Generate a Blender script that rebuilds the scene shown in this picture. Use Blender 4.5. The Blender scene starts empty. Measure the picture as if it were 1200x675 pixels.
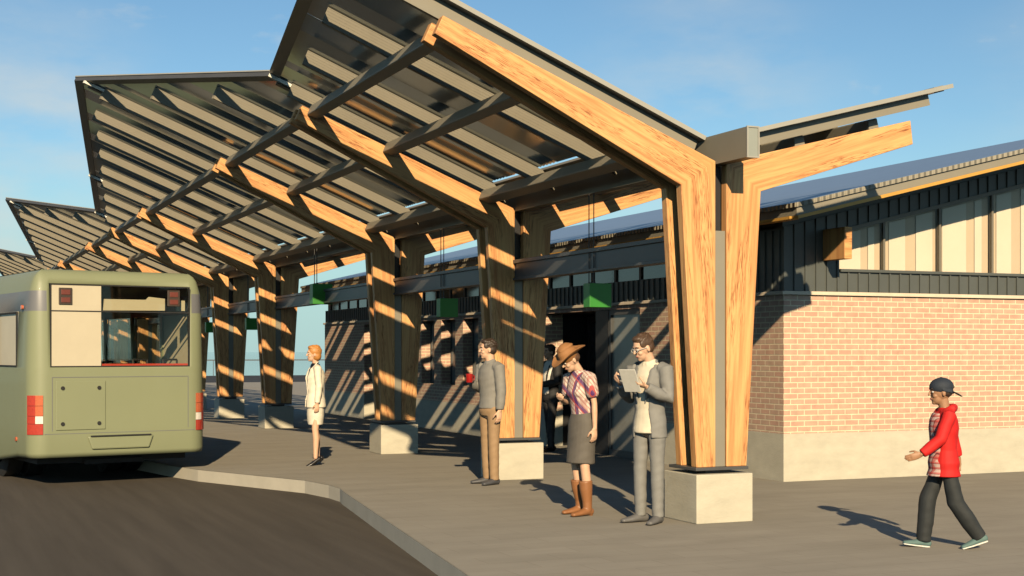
import bpy, bmesh, math, random
from mathutils import Vector, Matrix, Quaternion, noise
random.seed(7)
sc = bpy.context.scene
COL = sc.collection
R = math.radians
V = Vector

# ------------------------------------------------------------------ materials
def nt(m):
    m.use_nodes = True
    return m.node_tree.nodes, m.node_tree.links

def M(name, col, rough=0.6, var=0.08, scale=4.0, bump=0.0, bscale=60.0, metal=0.0, spec=0.5, stretch=(1, 1, 1), coat=0.0, detail=6):
    m = bpy.data.materials.new(name)
    n, l = nt(m)
    b = n['Principled BSDF']
    b.inputs['Roughness'].default_value = rough
    b.inputs['Metallic'].default_value = metal
    b.inputs['Specular IOR Level'].default_value = spec
    b.inputs['Coat Weight'].default_value = coat
    tc = n.new('ShaderNodeTexCoord'); mp = n.new('ShaderNodeMapping')
    mp.inputs['Scale'].default_value = stretch
    l.new(tc.outputs['Object'], mp.inputs['Vector'])
    nz = n.new('ShaderNodeTexNoise'); nz.inputs['Scale'].default_value = scale; nz.inputs['Detail'].default_value = detail
    nz.inputs['Roughness'].default_value = 0.6
    l.new(mp.outputs['Vector'], nz.inputs['Vector'])
    rp = n.new('ShaderNodeValToRGB')
    rp.color_ramp.elements[0].position = 0.3; rp.color_ramp.elements[1].position = 0.7
    rp.color_ramp.elements[0].color = tuple(c * (1 - var) for c in col) + (1,)
    rp.color_ramp.elements[1].color = tuple(min(1, c * (1 + var)) for c in col) + (1,)
    l.new(nz.outputs['Fac'], rp.inputs['Fac']); l.new(rp.outputs['Color'], b.inputs['Base Color'])
    if bump:
        nb = n.new('ShaderNodeTexNoise'); nb.inputs['Scale'].default_value = bscale; nb.inputs['Detail'].default_value = 4
        l.new(mp.outputs['Vector'], nb.inputs['Vector'])
        bp = n.new('ShaderNodeBump'); bp.inputs['Strength'].default_value = bump; bp.inputs['Distance'].default_value = 0.01
        l.new(nb.outputs['Fac'], bp.inputs['Height']); l.new(bp.outputs['Normal'], b.inputs['Normal'])
    return m

def wood_mat(name, light, mid, dark):
    m = bpy.data.materials.new(name); n, l = nt(m); b = n['Principled BSDF']
    b.inputs['Roughness'].default_value = 0.55; b.inputs['Specular IOR Level'].default_value = 0.3
    uv = n.new('ShaderNodeUVMap'); oi = n.new('ShaderNodeObjectInfo')
    cmb = n.new('ShaderNodeCombineXYZ')
    mul = n.new('ShaderNodeMath'); mul.operation = 'MULTIPLY'; mul.inputs[1].default_value = 37.0
    l.new(oi.outputs['Random'], mul.inputs[0]); l.new(mul.outputs[0], cmb.inputs['Z']); 
    def noise_at(sx, sy, detail=5, dist=0.0):
        mp = n.new('ShaderNodeMapping'); mp.inputs['Scale'].default_value = (sx, sy, 1)
        l.new(uv.outputs['UV'], mp.inputs['Vector'])
        ad = n.new('ShaderNodeVectorMath'); ad.operation = 'ADD'
        l.new(mp.outputs['Vector'], ad.inputs[0]); l.new(cmb.outputs[0], ad.inputs[1])
        t = n.new('ShaderNodeTexNoise'); t.inputs['Scale'].default_value = 1; t.inputs['Detail'].default_value = detail
        t.inputs['Distortion'].default_value = dist
        l.new(ad.outputs[0], t.inputs['Vector']); return t
    a = noise_at(1.1, 26, 4, 0.4); c = noise_at(8.0, 150, 6, 0.2); d = noise_at(0.8, 7, 3, 0.6)
    r1 = n.new('ShaderNodeValToRGB'); e = r1.color_ramp.elements
    e[0].position = 0.34; e[0].color = mid + (1,); e[1].position = 0.6; e[1].color = light + (1,)
    l.new(a.outputs['Fac'], r1.inputs['Fac'])
    # dark fibrous streaks, gathered in bands
    r2 = n.new('ShaderNodeValToRGB'); e = r2.color_ramp.elements
    e[0].position = 0.49; e[0].color = (0, 0, 0, 1); e[1].position = 0.62; e[1].color = (1, 1, 1, 1)
    l.new(c.outputs['Fac'], r2.inputs['Fac'])
    r3 = n.new('ShaderNodeValToRGB'); e = r3.color_ramp.elements
    e[0].position = 0.46; e[0].color = (0.10, 0.10, 0.10, 1); e[1].position = 0.58; e[1].color = (1, 1, 1, 1)
    l.new(d.outputs['Fac'], r3.inputs['Fac'])
    mm = n.new('ShaderNodeMath'); mm.operation = 'MULTIPLY'
    l.new(r2.outputs['Color'], mm.inputs[0]); l.new(r3.outputs['Color'], mm.inputs[1])
    mx = n.new('ShaderNodeMix'); mx.data_type = 'RGBA'
    l.new(mm.outputs[0], mx.inputs['Factor']); l.new(r1.outputs['Color'], mx.inputs['A']); mx.inputs['B'].default_value = dark + (1,)
    l.new(mx.outputs['Result'], b.inputs['Base Color'])
    bp = n.new('ShaderNodeBump'); bp.inputs['Strength'].default_value = 0.15; bp.inputs['Distance'].default_value = 0.004
    l.new(c.outputs['Fac'], bp.inputs['Height']); l.new(bp.outputs['Normal'], b.inputs['Normal'])
    return m

def brick_mat():
    m = bpy.data.materials.new('brick'); n, l = nt(m); b = n['Principled BSDF']
    b.inputs['Roughness'].default_value = 0.85; b.inputs['Specular IOR Level'].default_value = 0.2
    uv = n.new('ShaderNodeUVMap')
    br = n.new('ShaderNodeTexBrick'); br.offset = 0.5
    br.inputs['Scale'].default_value = 1.0
    br.inputs['Brick Width'].default_value = 0.2032; br.inputs['Row Height'].default_value = 0.0677
    br.inputs['Mortar Size'].default_value = 0.008; br.inputs['Mortar Smooth'].default_value = 0.25; br.inputs['Bias'].default_value = 0.0
    br.inputs['Color1'].default_value = (0.55, 0.325, 0.245, 1); br.inputs['Color2'].default_value = (0.52, 0.36, 0.27, 1)
    br.inputs['Mortar'].default_value = (0.72, 0.61, 0.43, 1)
    l.new(uv.outputs['UV'], br.inputs['Vector'])
    nz = n.new('ShaderNodeTexNoise'); nz.inputs['Scale'].default_value = 9; nz.inputs['Detail'].default_value = 8
    l.new(uv.outputs['UV'], nz.inputs['Vector'])
    rp = n.new('ShaderNodeValToRGB'); e = rp.color_ramp.elements
    e[0].position = 0.3; e[0].color = (0.87, 0.86, 0.85, 1); e[1].position = 0.72; e[1].color = (1.08, 1.08, 1.06, 1)
    l.new(nz.outputs['Fac'], rp.inputs['Fac'])
    mx = n.new('ShaderNodeMix'); mx.data_type = 'RGBA'; mx.blend_type = 'MULTIPLY'; mx.inputs['Factor'].default_value = 1
    l.new(br.outputs['Color'], mx.inputs['A']); l.new(rp.outputs['Color'], mx.inputs['B'])
    l.new(mx.outputs['Result'], b.inputs['Base Color'])
    bp = n.new('ShaderNodeBump'); bp.invert = True; bp.inputs['Strength'].default_value = 0.6; bp.inputs['Distance'].default_value = 0.006
    l.new(br.outputs['Fac'], bp.inputs['Height']); l.new(bp.outputs['Normal'], b.inputs['Normal'])
    return m

def paving_mat(name, c1, c2, joint, rw, rh, tone, stretch, rough=0.8):
    m = bpy.data.materials.new(name); n, l = nt(m); b = n['Principled BSDF']
    b.inputs['Roughness'].default_value = rough; b.inputs['Specular IOR Level'].default_value = 0.25
    tc = n.new('ShaderNodeTexCoord')
    br = n.new('ShaderNodeTexBrick'); br.inputs['Scale'].default_value = 1
    br.inputs['Brick Width'].default_value = rw; br.inputs['Row Height'].default_value = rh
    br.inputs['Mortar Size'].default_value = 0.006; br.inputs['Mortar Smooth'].default_value = 0.5
    br.inputs['Color1'].default_value = c1 + (1,); br.inputs['Color2'].default_value = c2 + (1,); br.inputs['Mortar'].default_value = joint + (1,)
    l.new(tc.outputs['Object'], br.inputs['Vector'])
    mp = n.new('ShaderNodeMapping'); mp.inputs['Scale'].default_value = stretch; l.new(tc.outputs['Object'], mp.inputs['Vector'])
    nz = n.new('ShaderNodeTexNoise'); nz.inputs['Scale'].default_value = 1.0; nz.inputs['Detail'].default_value = 8; nz.inputs['Roughness'].default_value = 0.62
    l.new(mp.outputs['Vector'], nz.inputs['Vector'])
    rp = n.new('ShaderNodeValToRGB'); e = rp.color_ramp.elements
    e[0].position = 0.3; e[0].color = (1 - tone,) * 3 + (1,); e[1].position = 0.7; e[1].color = (1 + tone,) * 3 + (1,)
    l.new(nz.outputs['Fac'], rp.inputs['Fac'])
    mx = n.new('ShaderNodeMix'); mx.data_type = 'RGBA'; mx.blend_type = 'MULTIPLY'; mx.inputs['Factor'].default_value = 1
    l.new(br.outputs['Color'], mx.inputs['A']); l.new(rp.outputs['Color'], mx.inputs['B'])
    l.new(mx.outputs['Result'], b.inputs['Base Color'])
    nb = n.new('ShaderNodeTexNoise'); nb.inputs['Scale'].default_value = 90; nb.inputs['Detail'].default_value = 3
    l.new(tc.outputs['Object'], nb.inputs['Vector'])
    bp = n.new('ShaderNodeBump'); bp.inputs['Strength'].default_value = 0.2; bp.inputs['Distance'].default_value = 0.006
    l.new(nb.outputs['Fac'], bp.inputs['Height']); l.new(bp.outputs['Normal'], b.inputs['Normal'])
    return m

def glass_mat(name, tint, refl=0.12, rough=0.02):
    m = bpy.data.materials.new(name); n, l = nt(m)
    for x in list(n):
        if x.type == 'BSDF_PRINCIPLED': n.remove(x)
    out = [x for x in n if x.type == 'OUTPUT_MATERIAL'][0]
    tr = n.new('ShaderNodeBsdfTransparent'); tr.inputs['Color'].default_value = tint + (1,)
    gl = n.new('ShaderNodeBsdfGlossy'); gl.inputs['Roughness'].default_value = rough; gl.inputs['Color'].default_value = (0.9, 0.93, 0.95, 1)
    lw = n.new('ShaderNodeLayerWeight'); lw.inputs['Blend'].default_value = .5
    pw = n.new('ShaderNodeMath'); pw.operation = 'POWER'; pw.inputs[1].default_value = 4.0; l.new(lw.outputs['Facing'], pw.inputs[0])
    ad = n.new('ShaderNodeMath'); ad.operation = 'MULTIPLY_ADD'; ad.inputs[1].default_value = .7; ad.inputs[2].default_value = refl; ad.use_clamp = True
    l.new(pw.outputs[0], ad.inputs[0])
    mx = n.new('ShaderNodeMixShader'); l.new(ad.outputs[0], mx.inputs[0]); l.new(tr.outputs[0], mx.inputs[1]); l.new(gl.outputs[0], mx.inputs[2])
    l.new(mx.outputs[0], out.inputs['Surface'])
    return m

def plaid_mat(name, base, stripes, scale, rough=0.8, diag=False):
    """woven check: base colour with crossing stripes; stripes = [(period, width, colour)]"""
    m = bpy.data.materials.new(name); n, l = nt(m); b = n['Principled BSDF']
    b.inputs['Roughness'].default_value = rough; b.inputs['Specular IOR Level'].default_value = 0.2
    tc = n.new('ShaderNodeTexCoord'); sp = n.new('ShaderNodeSeparateXYZ')
    mp = n.new('ShaderNodeMapping'); mp.inputs['Rotation'].default_value = (R(35), R(35), 0) if diag else (0, 0, 0)
    l.new(tc.outputs['Object'], mp.inputs['Vector']); l.new(mp.outputs['Vector'], sp.inputs['Vector'])
    h = n.new('ShaderNodeMath'); h.operation = 'ADD'
    l.new(sp.outputs['X'], h.inputs[0]); l.new(sp.outputs['Y'], h.inputs[1])
    cur = n.new('ShaderNodeRGB'); cur.outputs[0].default_value = base + (1,); curo = cur.outputs[0]
    for per, wid, col, fac in stripes:
        for src in (h.outputs[0], sp.outputs['Z']):
            dv = n.new('ShaderNodeMath'); dv.operation = 'DIVIDE'; dv.inputs[1].default_value = per; l.new(src, dv.inputs[0])
            fr = n.new('ShaderNodeMath'); fr.operation = 'FRACT'; l.new(dv.outputs[0], fr.inputs[0])
            lt = n.new('ShaderNodeMath'); lt.operation = 'LESS_THAN'; lt.inputs[1].default_value = wid; l.new(fr.outputs[0], lt.inputs[0])
            ml = n.new('ShaderNodeMath'); ml.operation = 'MULTIPLY'; ml.inputs[1].default_value = fac; l.new(lt.outputs[0], ml.inputs[0])
            mx = n.new('ShaderNodeMix'); mx.data_type = 'RGBA'
            l.new(ml.outputs[0], mx.inputs['Factor']); l.new(curo, mx.inputs['A']); mx.inputs['B'].default_value = col + (1,)
            curo = mx.outputs['Result']
    l.new(curo, b.inputs['Base Color'])
    return m

def ribbed_mat():
    m = M('ribbed_strip', (0.26, 0.235, 0.18), 0.5, .05, 2.0); n, l = nt(m); b = n['Principled BSDF']
    tc = n.new('ShaderNodeTexCoord'); sp = n.new('ShaderNodeSeparateXYZ'); l.new(tc.outputs['Object'], sp.inputs[0])
    ad = n.new('ShaderNodeMath'); ad.operation = 'ADD'; l.new(sp.outputs['X'], ad.inputs[0]); l.new(sp.outputs['Y'], ad.inputs[1])
    sn = n.new('ShaderNodeMath'); sn.operation = 'MULTIPLY'; sn.inputs[1].default_value = 2 * math.pi / .085; l.new(ad.outputs[0], sn.inputs[0])
    si = n.new('ShaderNodeMath'); si.operation = 'SINE'; l.new(sn.outputs[0], si.inputs[0])
    bp = n.new('ShaderNodeBump'); bp.inputs['Strength'].default_value = 1.0; bp.inputs['Distance'].default_value = .012
    l.new(si.outputs[0], bp.inputs['Height']); l.new(bp.outputs['Normal'], b.inputs['Normal']); return m

MAT = {}
MAT['wood'] = wood_mat('glulam_timber', (0.72, 0.40, 0.16), (0.56, 0.25, 0.095), (0.27, 0.095, 0.032))
MAT['brick'] = brick_mat()
MAT['concrete'] = M('cast_concrete', (0.50, 0.46, 0.36), 0.85, 0.10, 3.2, 0.25, 30, stretch=(1, 1, 2.2), detail=10)
MAT['tan_steel'] = M('tan_painted_steel', (0.245, 0.222, 0.172), 0.5, 0.05, 2.0, spec=0.4)
MAT['rafter'] = M('rafter_steel', (0.21, 0.187, 0.14), 0.55, 0.06, 2.0, spec=0.3)
MAT['dark_steel'] = M('dark_steel', (0.075, 0.075, 0.075), 0.45, 0.1, 3.0)
MAT['black_steel'] = M('black_steel', (0.02, 0.02, 0.021), 0.5, 0.1, 3.0)
MAT['panel'] = M('dark_roof_panel', (0.60, 0.66, 0.69), 0.16, 0.10, 0.9, spec=0.8, metal=0.55, stretch=(1, .35, 1))
MAT['flash'] = M('pale_flashing', (0.34, 0.33, 0.29), 0.4, 0.05, 3.0)
MAT['ribbed'] = ribbed_mat()
MAT['siding'] = M('dark_standing_seam', (0.085, 0.092, 0.085), 0.45, 0.08, 2.5)
MAT['bronze'] = M('bronze_mullion', (0.17, 0.15, 0.115), 0.5, 0.05, 3)
MAT['end_face'] = M('grey_end_plate', (0.27, 0.29, 0.26), 0.5, 0.05, 3)
MAT['cap'] = M('white_joint_cap', (0.70, 0.68, 0.60), 0.5, 0.04, 3)
MAT['trim'] = M('ochre_trim', (0.56, 0.30, 0.06), 0.5, 0.08, 5)
MAT['roofmetal'] = M('blue_grey_roofing', (0.17, 0.225, 0.32), 0.38, 0.06, 1.5, spec=0.5)
MAT['ledge'] = M('stone_ledge', (0.66, 0.55, 0.42), 0.8, 0.08, 5)
MAT['dark_glass'] = M('dark_window_glass', (0.022, 0.027, 0.028), 0.06, 0.2, 1.5, spec=0.8)
MAT['grey_glass'] = M('grey_reflective_glass', (0.25, 0.245, 0.22), 0.25, 0.15, 1.2, spec=0.5)
MAT['clear_glass'] = glass_mat('clear_glass', (0.97, 0.96, 0.95), 0.01)
MAT['bus_glass'] = glass_mat('tinted_bus_glass', (0.93, 0.93, 0.89), 0.02)
MAT['blind'] = M('cream_blind', (0.60, 0.49, 0.35), 0.8, 0.04, 2)  # screen colour lightened to stand in for a reflection on it
MAT['blind_pale'] = M('pale_blind', (0.72, 0.66, 0.53), 0.8, 0.04, 2)
MAT['green'] = M('green_sign_face', (0.036, 0.225, 0.03), 0.45, 0.06, 4)
MAT['pavement'] = paving_mat('pavement_slabs', (0.300, 0.272, 0.222), (0.318, 0.288, 0.236), (0.268, 0.240, 0.195), 0.61, 0.305, 0.10, (0.9, 2.6, 1))
MAT['asphalt'] = M('asphalt', (0.088, 0.075, 0.060), 0.9, 0.16, 1.0, 0.35, 120, stretch=(5, .28, 1), detail=9, spec=0.2)
MAT['far_road'] = M('dark_far_road', (0.055, 0.055, 0.058), 0.9, 0.1, 0.5, spec=0.1)
MAT['kerb'] = M('kerb_concrete', (0.42, 0.385, 0.315), 0.85, 0.07, 3, 0.2, 60)
MAT['added_water'] = M('added_lake_water', (0.02, 0.06, 0.075), 0.08, 0.1, 0.05, 0.05, 0.6, spec=0.5)
MAT['bus'] = M('olive_bus_paint', (0.222, 0.240, 0.142), 0.48, 0.03, 1.2, spec=0.4, coat=0.08)
MAT['bus_grey'] = M('grey_bus_band', (0.150, 0.152, 0.160), 0.45, 0.03, 2)
MAT['cream'] = M('cream_panel', (0.52, 0.46, 0.34), 0.4, 0.04, 3)
MAT['rubber'] = M('black_rubber', (0.015, 0.015, 0.015), 0.75, 0.2, 20)
MAT['red_lens'] = M('red_lens', (0.40, 0.045, 0.03), 0.2, 0.12, 40, coat=0.4)
MAT['orange_lens'] = M('orange_lens', (0.50, 0.125, 0.055), 0.2, 0.12, 40, coat=0.4)
MAT['white_lens'] = M('white_lens', (0.75, 0.68, 0.6), 0.2, 0.06, 40, coat=0.4)
MAT['lamp_dark'] = M('smoked_lamp', (0.06, 0.042, 0.032), 0.3, 0.1, 30)
MAT['dull_red'] = M('dull_red_lens', (0.15, 0.042, 0.03), 0.3, 0.1, 30)
MAT['bus_floor'] = M('bus_interior', (0.30, 0.28, 0.24), 0.7, 0.1, 3)
MAT['seat_red'] = M('red_seat_fabric', (0.50, 0.05, 0.03), 0.8, 0.1, 20)

# ------------------------------------------------------------------ mesh builder
class MB:
    def __init__(s): s.v = []; s.f = []; s.uv = []; s.mi = []
    def poly(s, pts, uvs=None, mi=0):
        i = len(s.v); s.v += [tuple(p) for p in pts]; s.f.append(tuple(range(i, i + len(pts)))); s.mi.append(mi)
        if uvs is None:
            a, b, c = V(pts[0]), V(pts[1]), V(pts[2]); n = (b - a).cross(c - a)
            ax = max(range(3), key=lambda k: abs(n[k]))
            uvs = [(p[1], p[2]) if ax == 0 else (p[0], p[2]) if ax == 1 else (p[0], p[1]) for p in pts]
        s.uv.append(uvs)
    def hexa(s, c, mi=0, uvf=None):
        """8 corners: bottom 0-3 ccw, top 4-7"""
        for q in ((3, 2, 1, 0), (4, 5, 6, 7), (0, 1, 5, 4), (1, 2, 6, 5), (2, 3, 7, 6), (3, 0, 4, 7)):
            s.poly([c[k] for k in q], [uvf(c[k]) for k in q] if uvf else None, mi)
    def box(s, x0, x1, y0, y1, z0, z1, mi=0):
        s.hexa([(x0, y0, z0), (x1, y0, z0), (x1, y1, z0), (x0, y1, z0), (x0, y0, z1), (x1, y0, z1), (x1, y1, z1), (x0, y1, z1)], mi)
    def prism_y(s, pts, y0, y1, uvs=None, mi=0):
        """convex polygon of (x,z) points (ccw seen from -y) swept along y"""
        n = len(pts)
        s.poly([(x, y0, z) for x, z in pts], uvs, mi)
        s.poly([(x, y1, z) for x, z in reversed(pts)], list(reversed(uvs)) if uvs else None, mi)
        for k in range(n):
            (xa, za), (xb, zb) = pts[k], pts[(k + 1) % n]
            u = [(uvs[k][0], 0.0), (uvs[(k + 1) % n][0], 0.0), (uvs[(k + 1) % n][0], .1), (uvs[k][0], .1)] if uvs else None
            s.poly([(xb, y0, zb), (xa, y0, za), (xa, y1, za), (xb, y1, zb)], [u[1], u[0], u[3], u[2]] if u else None, mi)
    def tube(s, a, b, r, n=10, mi=0):
        a, b = V(a), V(b); t = (b - a).normalized(); u = t.orthogonal().normalized(); w = t.cross(u)
        ra = [a + (u * math.cos(6.28319 * k / n) + w * math.sin(6.28319 * k / n)) * r for k in range(n)]
        rb = [p + (b - a) for p in ra]
        for k in range(n):
            s.poly([ra[k], ra[(k + 1) % n], rb[(k + 1) % n], rb[k]], None, mi)
        s.poly(list(reversed(ra)), None, mi); s.poly(rb, None, mi)
    def build(s, name, mats, parent=None, loc=None, rotz=0, bevel=0.0, smooth=False, weld=True):
        me = bpy.data.meshes.new(name)
        me.from_pydata(s.v, [], s.f)
        ul = me.uv_layers.new(name='UVMap'); k = 0
        for fu in s.uv:
            for u in fu: ul.data[k].uv = u; k += 1
        if not isinstance(mats, (list, tuple)): mats = [mats]
        for m in mats: me.materials.append(m)
        for p, mi in zip(me.polygons, s.mi): p.material_index = mi; p.use_smooth = smooth
        if weld:
            bm = bmesh.new(); bm.from_mesh(me); bmesh.ops.remove_doubles(bm, verts=bm.verts, dist=1e-5)
            if smooth:
                for e in bm.edges:
                    if len(e.link_faces) == 2 and e.calc_face_angle(0) > R(40): e.smooth = False
            bm.to_mesh(me); bm.free()
        o = bpy.data.objects.new(name, me); COL.objects.link(o)
        if parent: o.parent = parent
        if loc: o.location = loc
        o.rotation_euler.z = rotz
        if bevel:
            bv = o.modifiers.new('bevel', 'BEVEL'); bv.width = bevel; bv.segments = 2; bv.limit_method = 'ANGLE'; bv.angle_limit = R(40)
        return o

def tag(o, label, cat, group=None):
    o['label'] = label; o['category'] = cat
    if group: o['group'] = group
    return o
def empty(name, loc, label=None, cat=None, group=None, rotz=0):
    o = bpy.data.objects.new(name, None); COL.objects.link(o); o.location = loc; o.rotation_euler.z = rotz
    o.empty_display_size = .2
    if label: tag(o, label, cat, group)
    return o
def struct(o): o['kind'] = 'structure'; return o
def copy_tree(o, parent=None):
    c = o.copy(); COL.objects.link(c)
    if parent: c.parent = parent
    for ch in list(o.children): copy_tree(ch, c)
    return c

# ------------------------------------------------------------------ sun direction
AZ, EL = R(18.0), R(24.0)
SUN = V((math.sin(AZ) * math.cos(EL), math.cos(AZ) * math.cos(EL), -math.sin(EL)))   # direction the light travels

# ------------------------------------------------------------------ ground, kerb, road, water
PER = 17.46
def kerb_line():
    pts = []
    for k in range(-2, 6):
        o = k * PER
        tooth = [(4.50, 15.55), (4.555, 15.85), (4.545, 16.3), (4.43, 16.98), (3.50, 19.1), (3.28, 19.95), (2.95, 21.6), (2.95, 22.0)]
        pts += [(x, y + o) for x, y in tooth]
    return pts
KL = kerb_line()
def sheet(name, pts, z, mat):
    b = MB(); b.poly([(x, y, z) for x, y in pts]); return struct(b.build(name, mat))
# pavement as quads strip from kerb to the far right
KW = 0.16
def offset_poly(pts, d):
    out = []
    for i, p in enumerate(pts):
        a = V(pts[max(i - 1, 0)] + (0,)); c = V(pts[min(i + 1, len(pts) - 1)] + (0,))
        t = (c - a).normalized(); nrm = V((t.y, -t.x, 0))
        out.append((p[0] + nrm.x * d, p[1] + nrm.y * d))
    return out
KI = offset_poly(KL, KW)
b = MB()
for (x0, y0), (x1, y1) in zip(KL[:-1], KL[1:]):
    if y0 > 72: break
    b.poly([(x0, y0, 0), (70, y0, 0), (70, y1, 0), (x1, y1, 0)])
struct(b.build('pavement', MAT['pavement']))
b = MB()
for i in range(len(KL) - 1):
    if KL[i][1] > 72: break
    a, c, ai, ci = KL[i], KL[i + 1], KI[i], KI[i + 1]
    b.hexa([(a[0], a[1], -.2), (ai[0], ai[1], -.2), (ci[0], ci[1], -.2), (c[0], c[1], -.2),
            (a[0], a[1], -.004), (ai[0], ai[1], -.004), (ci[0], ci[1], -.004), (c[0], c[1], -.004)])
struct(b.build('kerb', MAT['kerb'], bevel=0.0))
sheet('road', [(-60, -60), (12, -60), (12, 72.6), (-60, 72.6)], -.16, MAT['asphalt'])
sheet('ground', [(-400, -120), (400, -120), (400, 104), (-400, 104)], -.19, MAT['far_road'])
sheet('added_water', [(-5000, 103), (5000, 103), (5000, 6000), (-5000, 6000)], -.6, MAT['added_water'])  # invented lake, added to mirror the sky colour beyond the ground's edge
rl = empty('metal_railing', (20, 103, -.19), 'thin distant metal railing along the far edge of the dark road', 'railing')
b = MB(); b.box(-90, 90, -.03, .03, 1.12, 1.20); b.build('handrail', MAT['dark_steel'], rl)
for k in range(-9, 10):
    b = MB(); b.box(k * 10 - .02, k * 10 + .02, -.02, .02, 0, 1.12); b.build('railing_post', MAT['dark_steel'], rl)

# ------------------------------------------------------------------ timber frames
FX, Y0 = 6.94, 11.30          # centre of the column line, near face of the nearest frame
BAY = [0, 4.78, 9.56]
FRAMES = [m * PER + o for m in range(4) for o in BAY]      # 0,4.78,9.56 | 17.46 ...
def leaf(front, y0, y1, parent):
    """one bent timber: tapered post + tapered arm, mitred at the knee"""
    if front:
        B0, B1 = (-.265, .52), (-.06, .52)
        K0, K1 = (-.43, 3.143), (-.06, 3.385)
        T0, T1 = (-2.85, 4.333), (-2.776, 4.495)
    else:
        B0, B1 = (.06, .52), (.28, .52)
        K0, K1 = (.06, 3.385), (.44, 3.123)
        T0, T1 = (2.20, 3.911), (2.23, 3.676)
    m = MB()
    def uvq(a, b2, c, d, du, dv):   # a-b lower edge, c-d upper edge; u along, v across
        return None
    if front:
        post = [B0, B1, K1, K0]; pu = [(0, 0.0), (0, .21), (2.75, .40), (2.6, 0.0)]
        arm = [K0, K1, T1, T0]; au = [(2.6, 0.0), (2.75, .40), (5.7, .22), (5.7, .04)]
    else:
        post = [B0, B1, K1, K0]; pu = [(0, .21), (0, 0), (2.6, 0.0), (2.75, .40)]
        arm = [K0, K1, T1, T0]; au = [(2.75, .40), (2.6, 0), (4.6, .03), (4.6, .24)]
    m.prism_y(post, y0, y1, pu); m.prism_y(arm, y0, y1, au)
    # remove the shared inner mitre faces
    o = m.build('front_timber' if front else 'back_timber', MAT['wood'], parent)
    bm = bmesh.new(); bm.from_mesh(o.data)
    dup = {}
    for f in bm.faces:
        key = tuple(sorted(v.index for v in f.verts)); dup.setdefault(key, []).append(f)
    kill = [f for fs in dup.values() if len(fs) > 1 for f in fs]
    bmesh.ops.delete(bm, geom=kill, context='FACES_ONLY'); bm.to_mesh(o.data); bm.free()
    bv = o.modifiers.new('bevel', 'BEVEL'); bv.width = .006; bv.segments = 2; bv.limit_method = 'ANGLE'; bv.angle_limit = R(50)
    return o
def make_frame():
    r = empty('timber_frame', (FX, Y0, 0))
    b = MB(); b.box(-.305, .305, -.07, .54, 0, .457); b.build('plinth', MAT['concrete'], r, bevel=.008)
    b = MB(); b.box(-.30, .27, -.05, .46, .492, .52); b.box(-.14, .14, .05, .36, .457, .492); b.build('base_plate', MAT['dark_steel'], r, bevel=.003)
    for (a, c) in ((0, .095), (.285, .38)):
        leaf(True, a, c, r); leaf(False, a, c, r)
    b = MB(); b.box(-.057, .057, .02, .36, .52, 2.735); b.build('spacer_plate', MAT['tan_steel'], r, bevel=.003)
    b = MB(); b.box(-.057, .057, .10, .28, 2.735, 3.35); b.build('upper_plate', MAT['black_steel'], r)
    # dark steel fin between the twin arms
    b = MB(); b.prism_y([(-.50, 3.24), (-.10, 3.24), (-.10, 3.37), (-2.70, 4.44), (-2.72, 4.36)], .17, .21)
    b.build('arm_fin', MAT['black_steel'], r)
    b = MB()
    for z in (.75, 1.05): 
        for x in (-.15, .17): b.tube((x, -.012, z), (x, .392, z), .014, 8)
    return r
FR = make_frame()
fl = ['unshaded bright timber frame nearest the viewer, beside the man in the suit',
      'timber frame with slanted shadow stripes right behind the man with the red mug',
      'striped timber frame between the man with the mug and the woman in cream',
      'timber frame directly left of the woman in cream, a shadow bar across its pale block',
      'timber frame just right of the bus, its low block half in shade',
      'timber frame whose lit arm tip shows above the middle of the bus roof',
      'timber frame whose lit arm tip shows above the left end of the bus roof']
for i, y in enumerate(FRAMES):
    f = FR if i == 0 else copy_tree(FR)
    f.location.y = Y0 + y
    tag(f, fl[i] if i < len(fl) else 'distant timber frame at the end of the row, hidden behind the bus', 'canopy frame', 'timber frames holding up the canopy')

# ------------------------------------------------------------------ canopy roof
SOLID = .24
SF, SB = 0.415, 0.255
def zf(X): return 3.63 + SF * (6.88 - X)
def zb(X): return 3.63 + SB * (X - 7.0)
NF = V((SF, 0, 1)).normalized(); NB = V((-SB, 0, 1)).normalized()
AF = V((-1, 0, SF)).normalized(); AB = V((1, 0, SB)).normalized()     # up-slope directions
XB_END = 9.82
YN = 11.49 + BAY[1] + .03     # notch of the sawtooth
YO = 21.3
def edge_x(y):
    k = (y - YN) % PER
    out = YO - YN
    if k < out: return 3.83 + (2.13 - 3.83) * k / out
    return 2.13 + (3.83 - 2.13) * (k - out) / (PER - out)
def P(wing, X, Y, off=0.0):
    if wing == 'f': p = V((X, Y, zf(X))) + NF * off
    else: p = V((X, Y, zb(X))) + NB * off
    return p
def slab(b, wing, X0, X1a, X1b, Ya, Yb, o0, o1, org):
    """a board lying in the roof plane: from X0 up to X1a at Ya and X1b at Yb, between offsets o0<o1"""
    c = []
    for o in (o0, o1):
        q = [P(wing, X0, Ya, o), P(wing, X1a, Ya, o), P(wing, X1b, Yb, o), P(wing, X0, Yb, o)]
        c += [tuple(p - org) for p in q]
    # orientation differs by wing; recalculated later
    b.hexa(c)
def fixn(o):
    bm = bmesh.new(); bm.from_mesh(o.data); bmesh.ops.recalc_face_normals(bm, faces=bm.faces); bm.to_mesh(o.data); bm.free()
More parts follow.
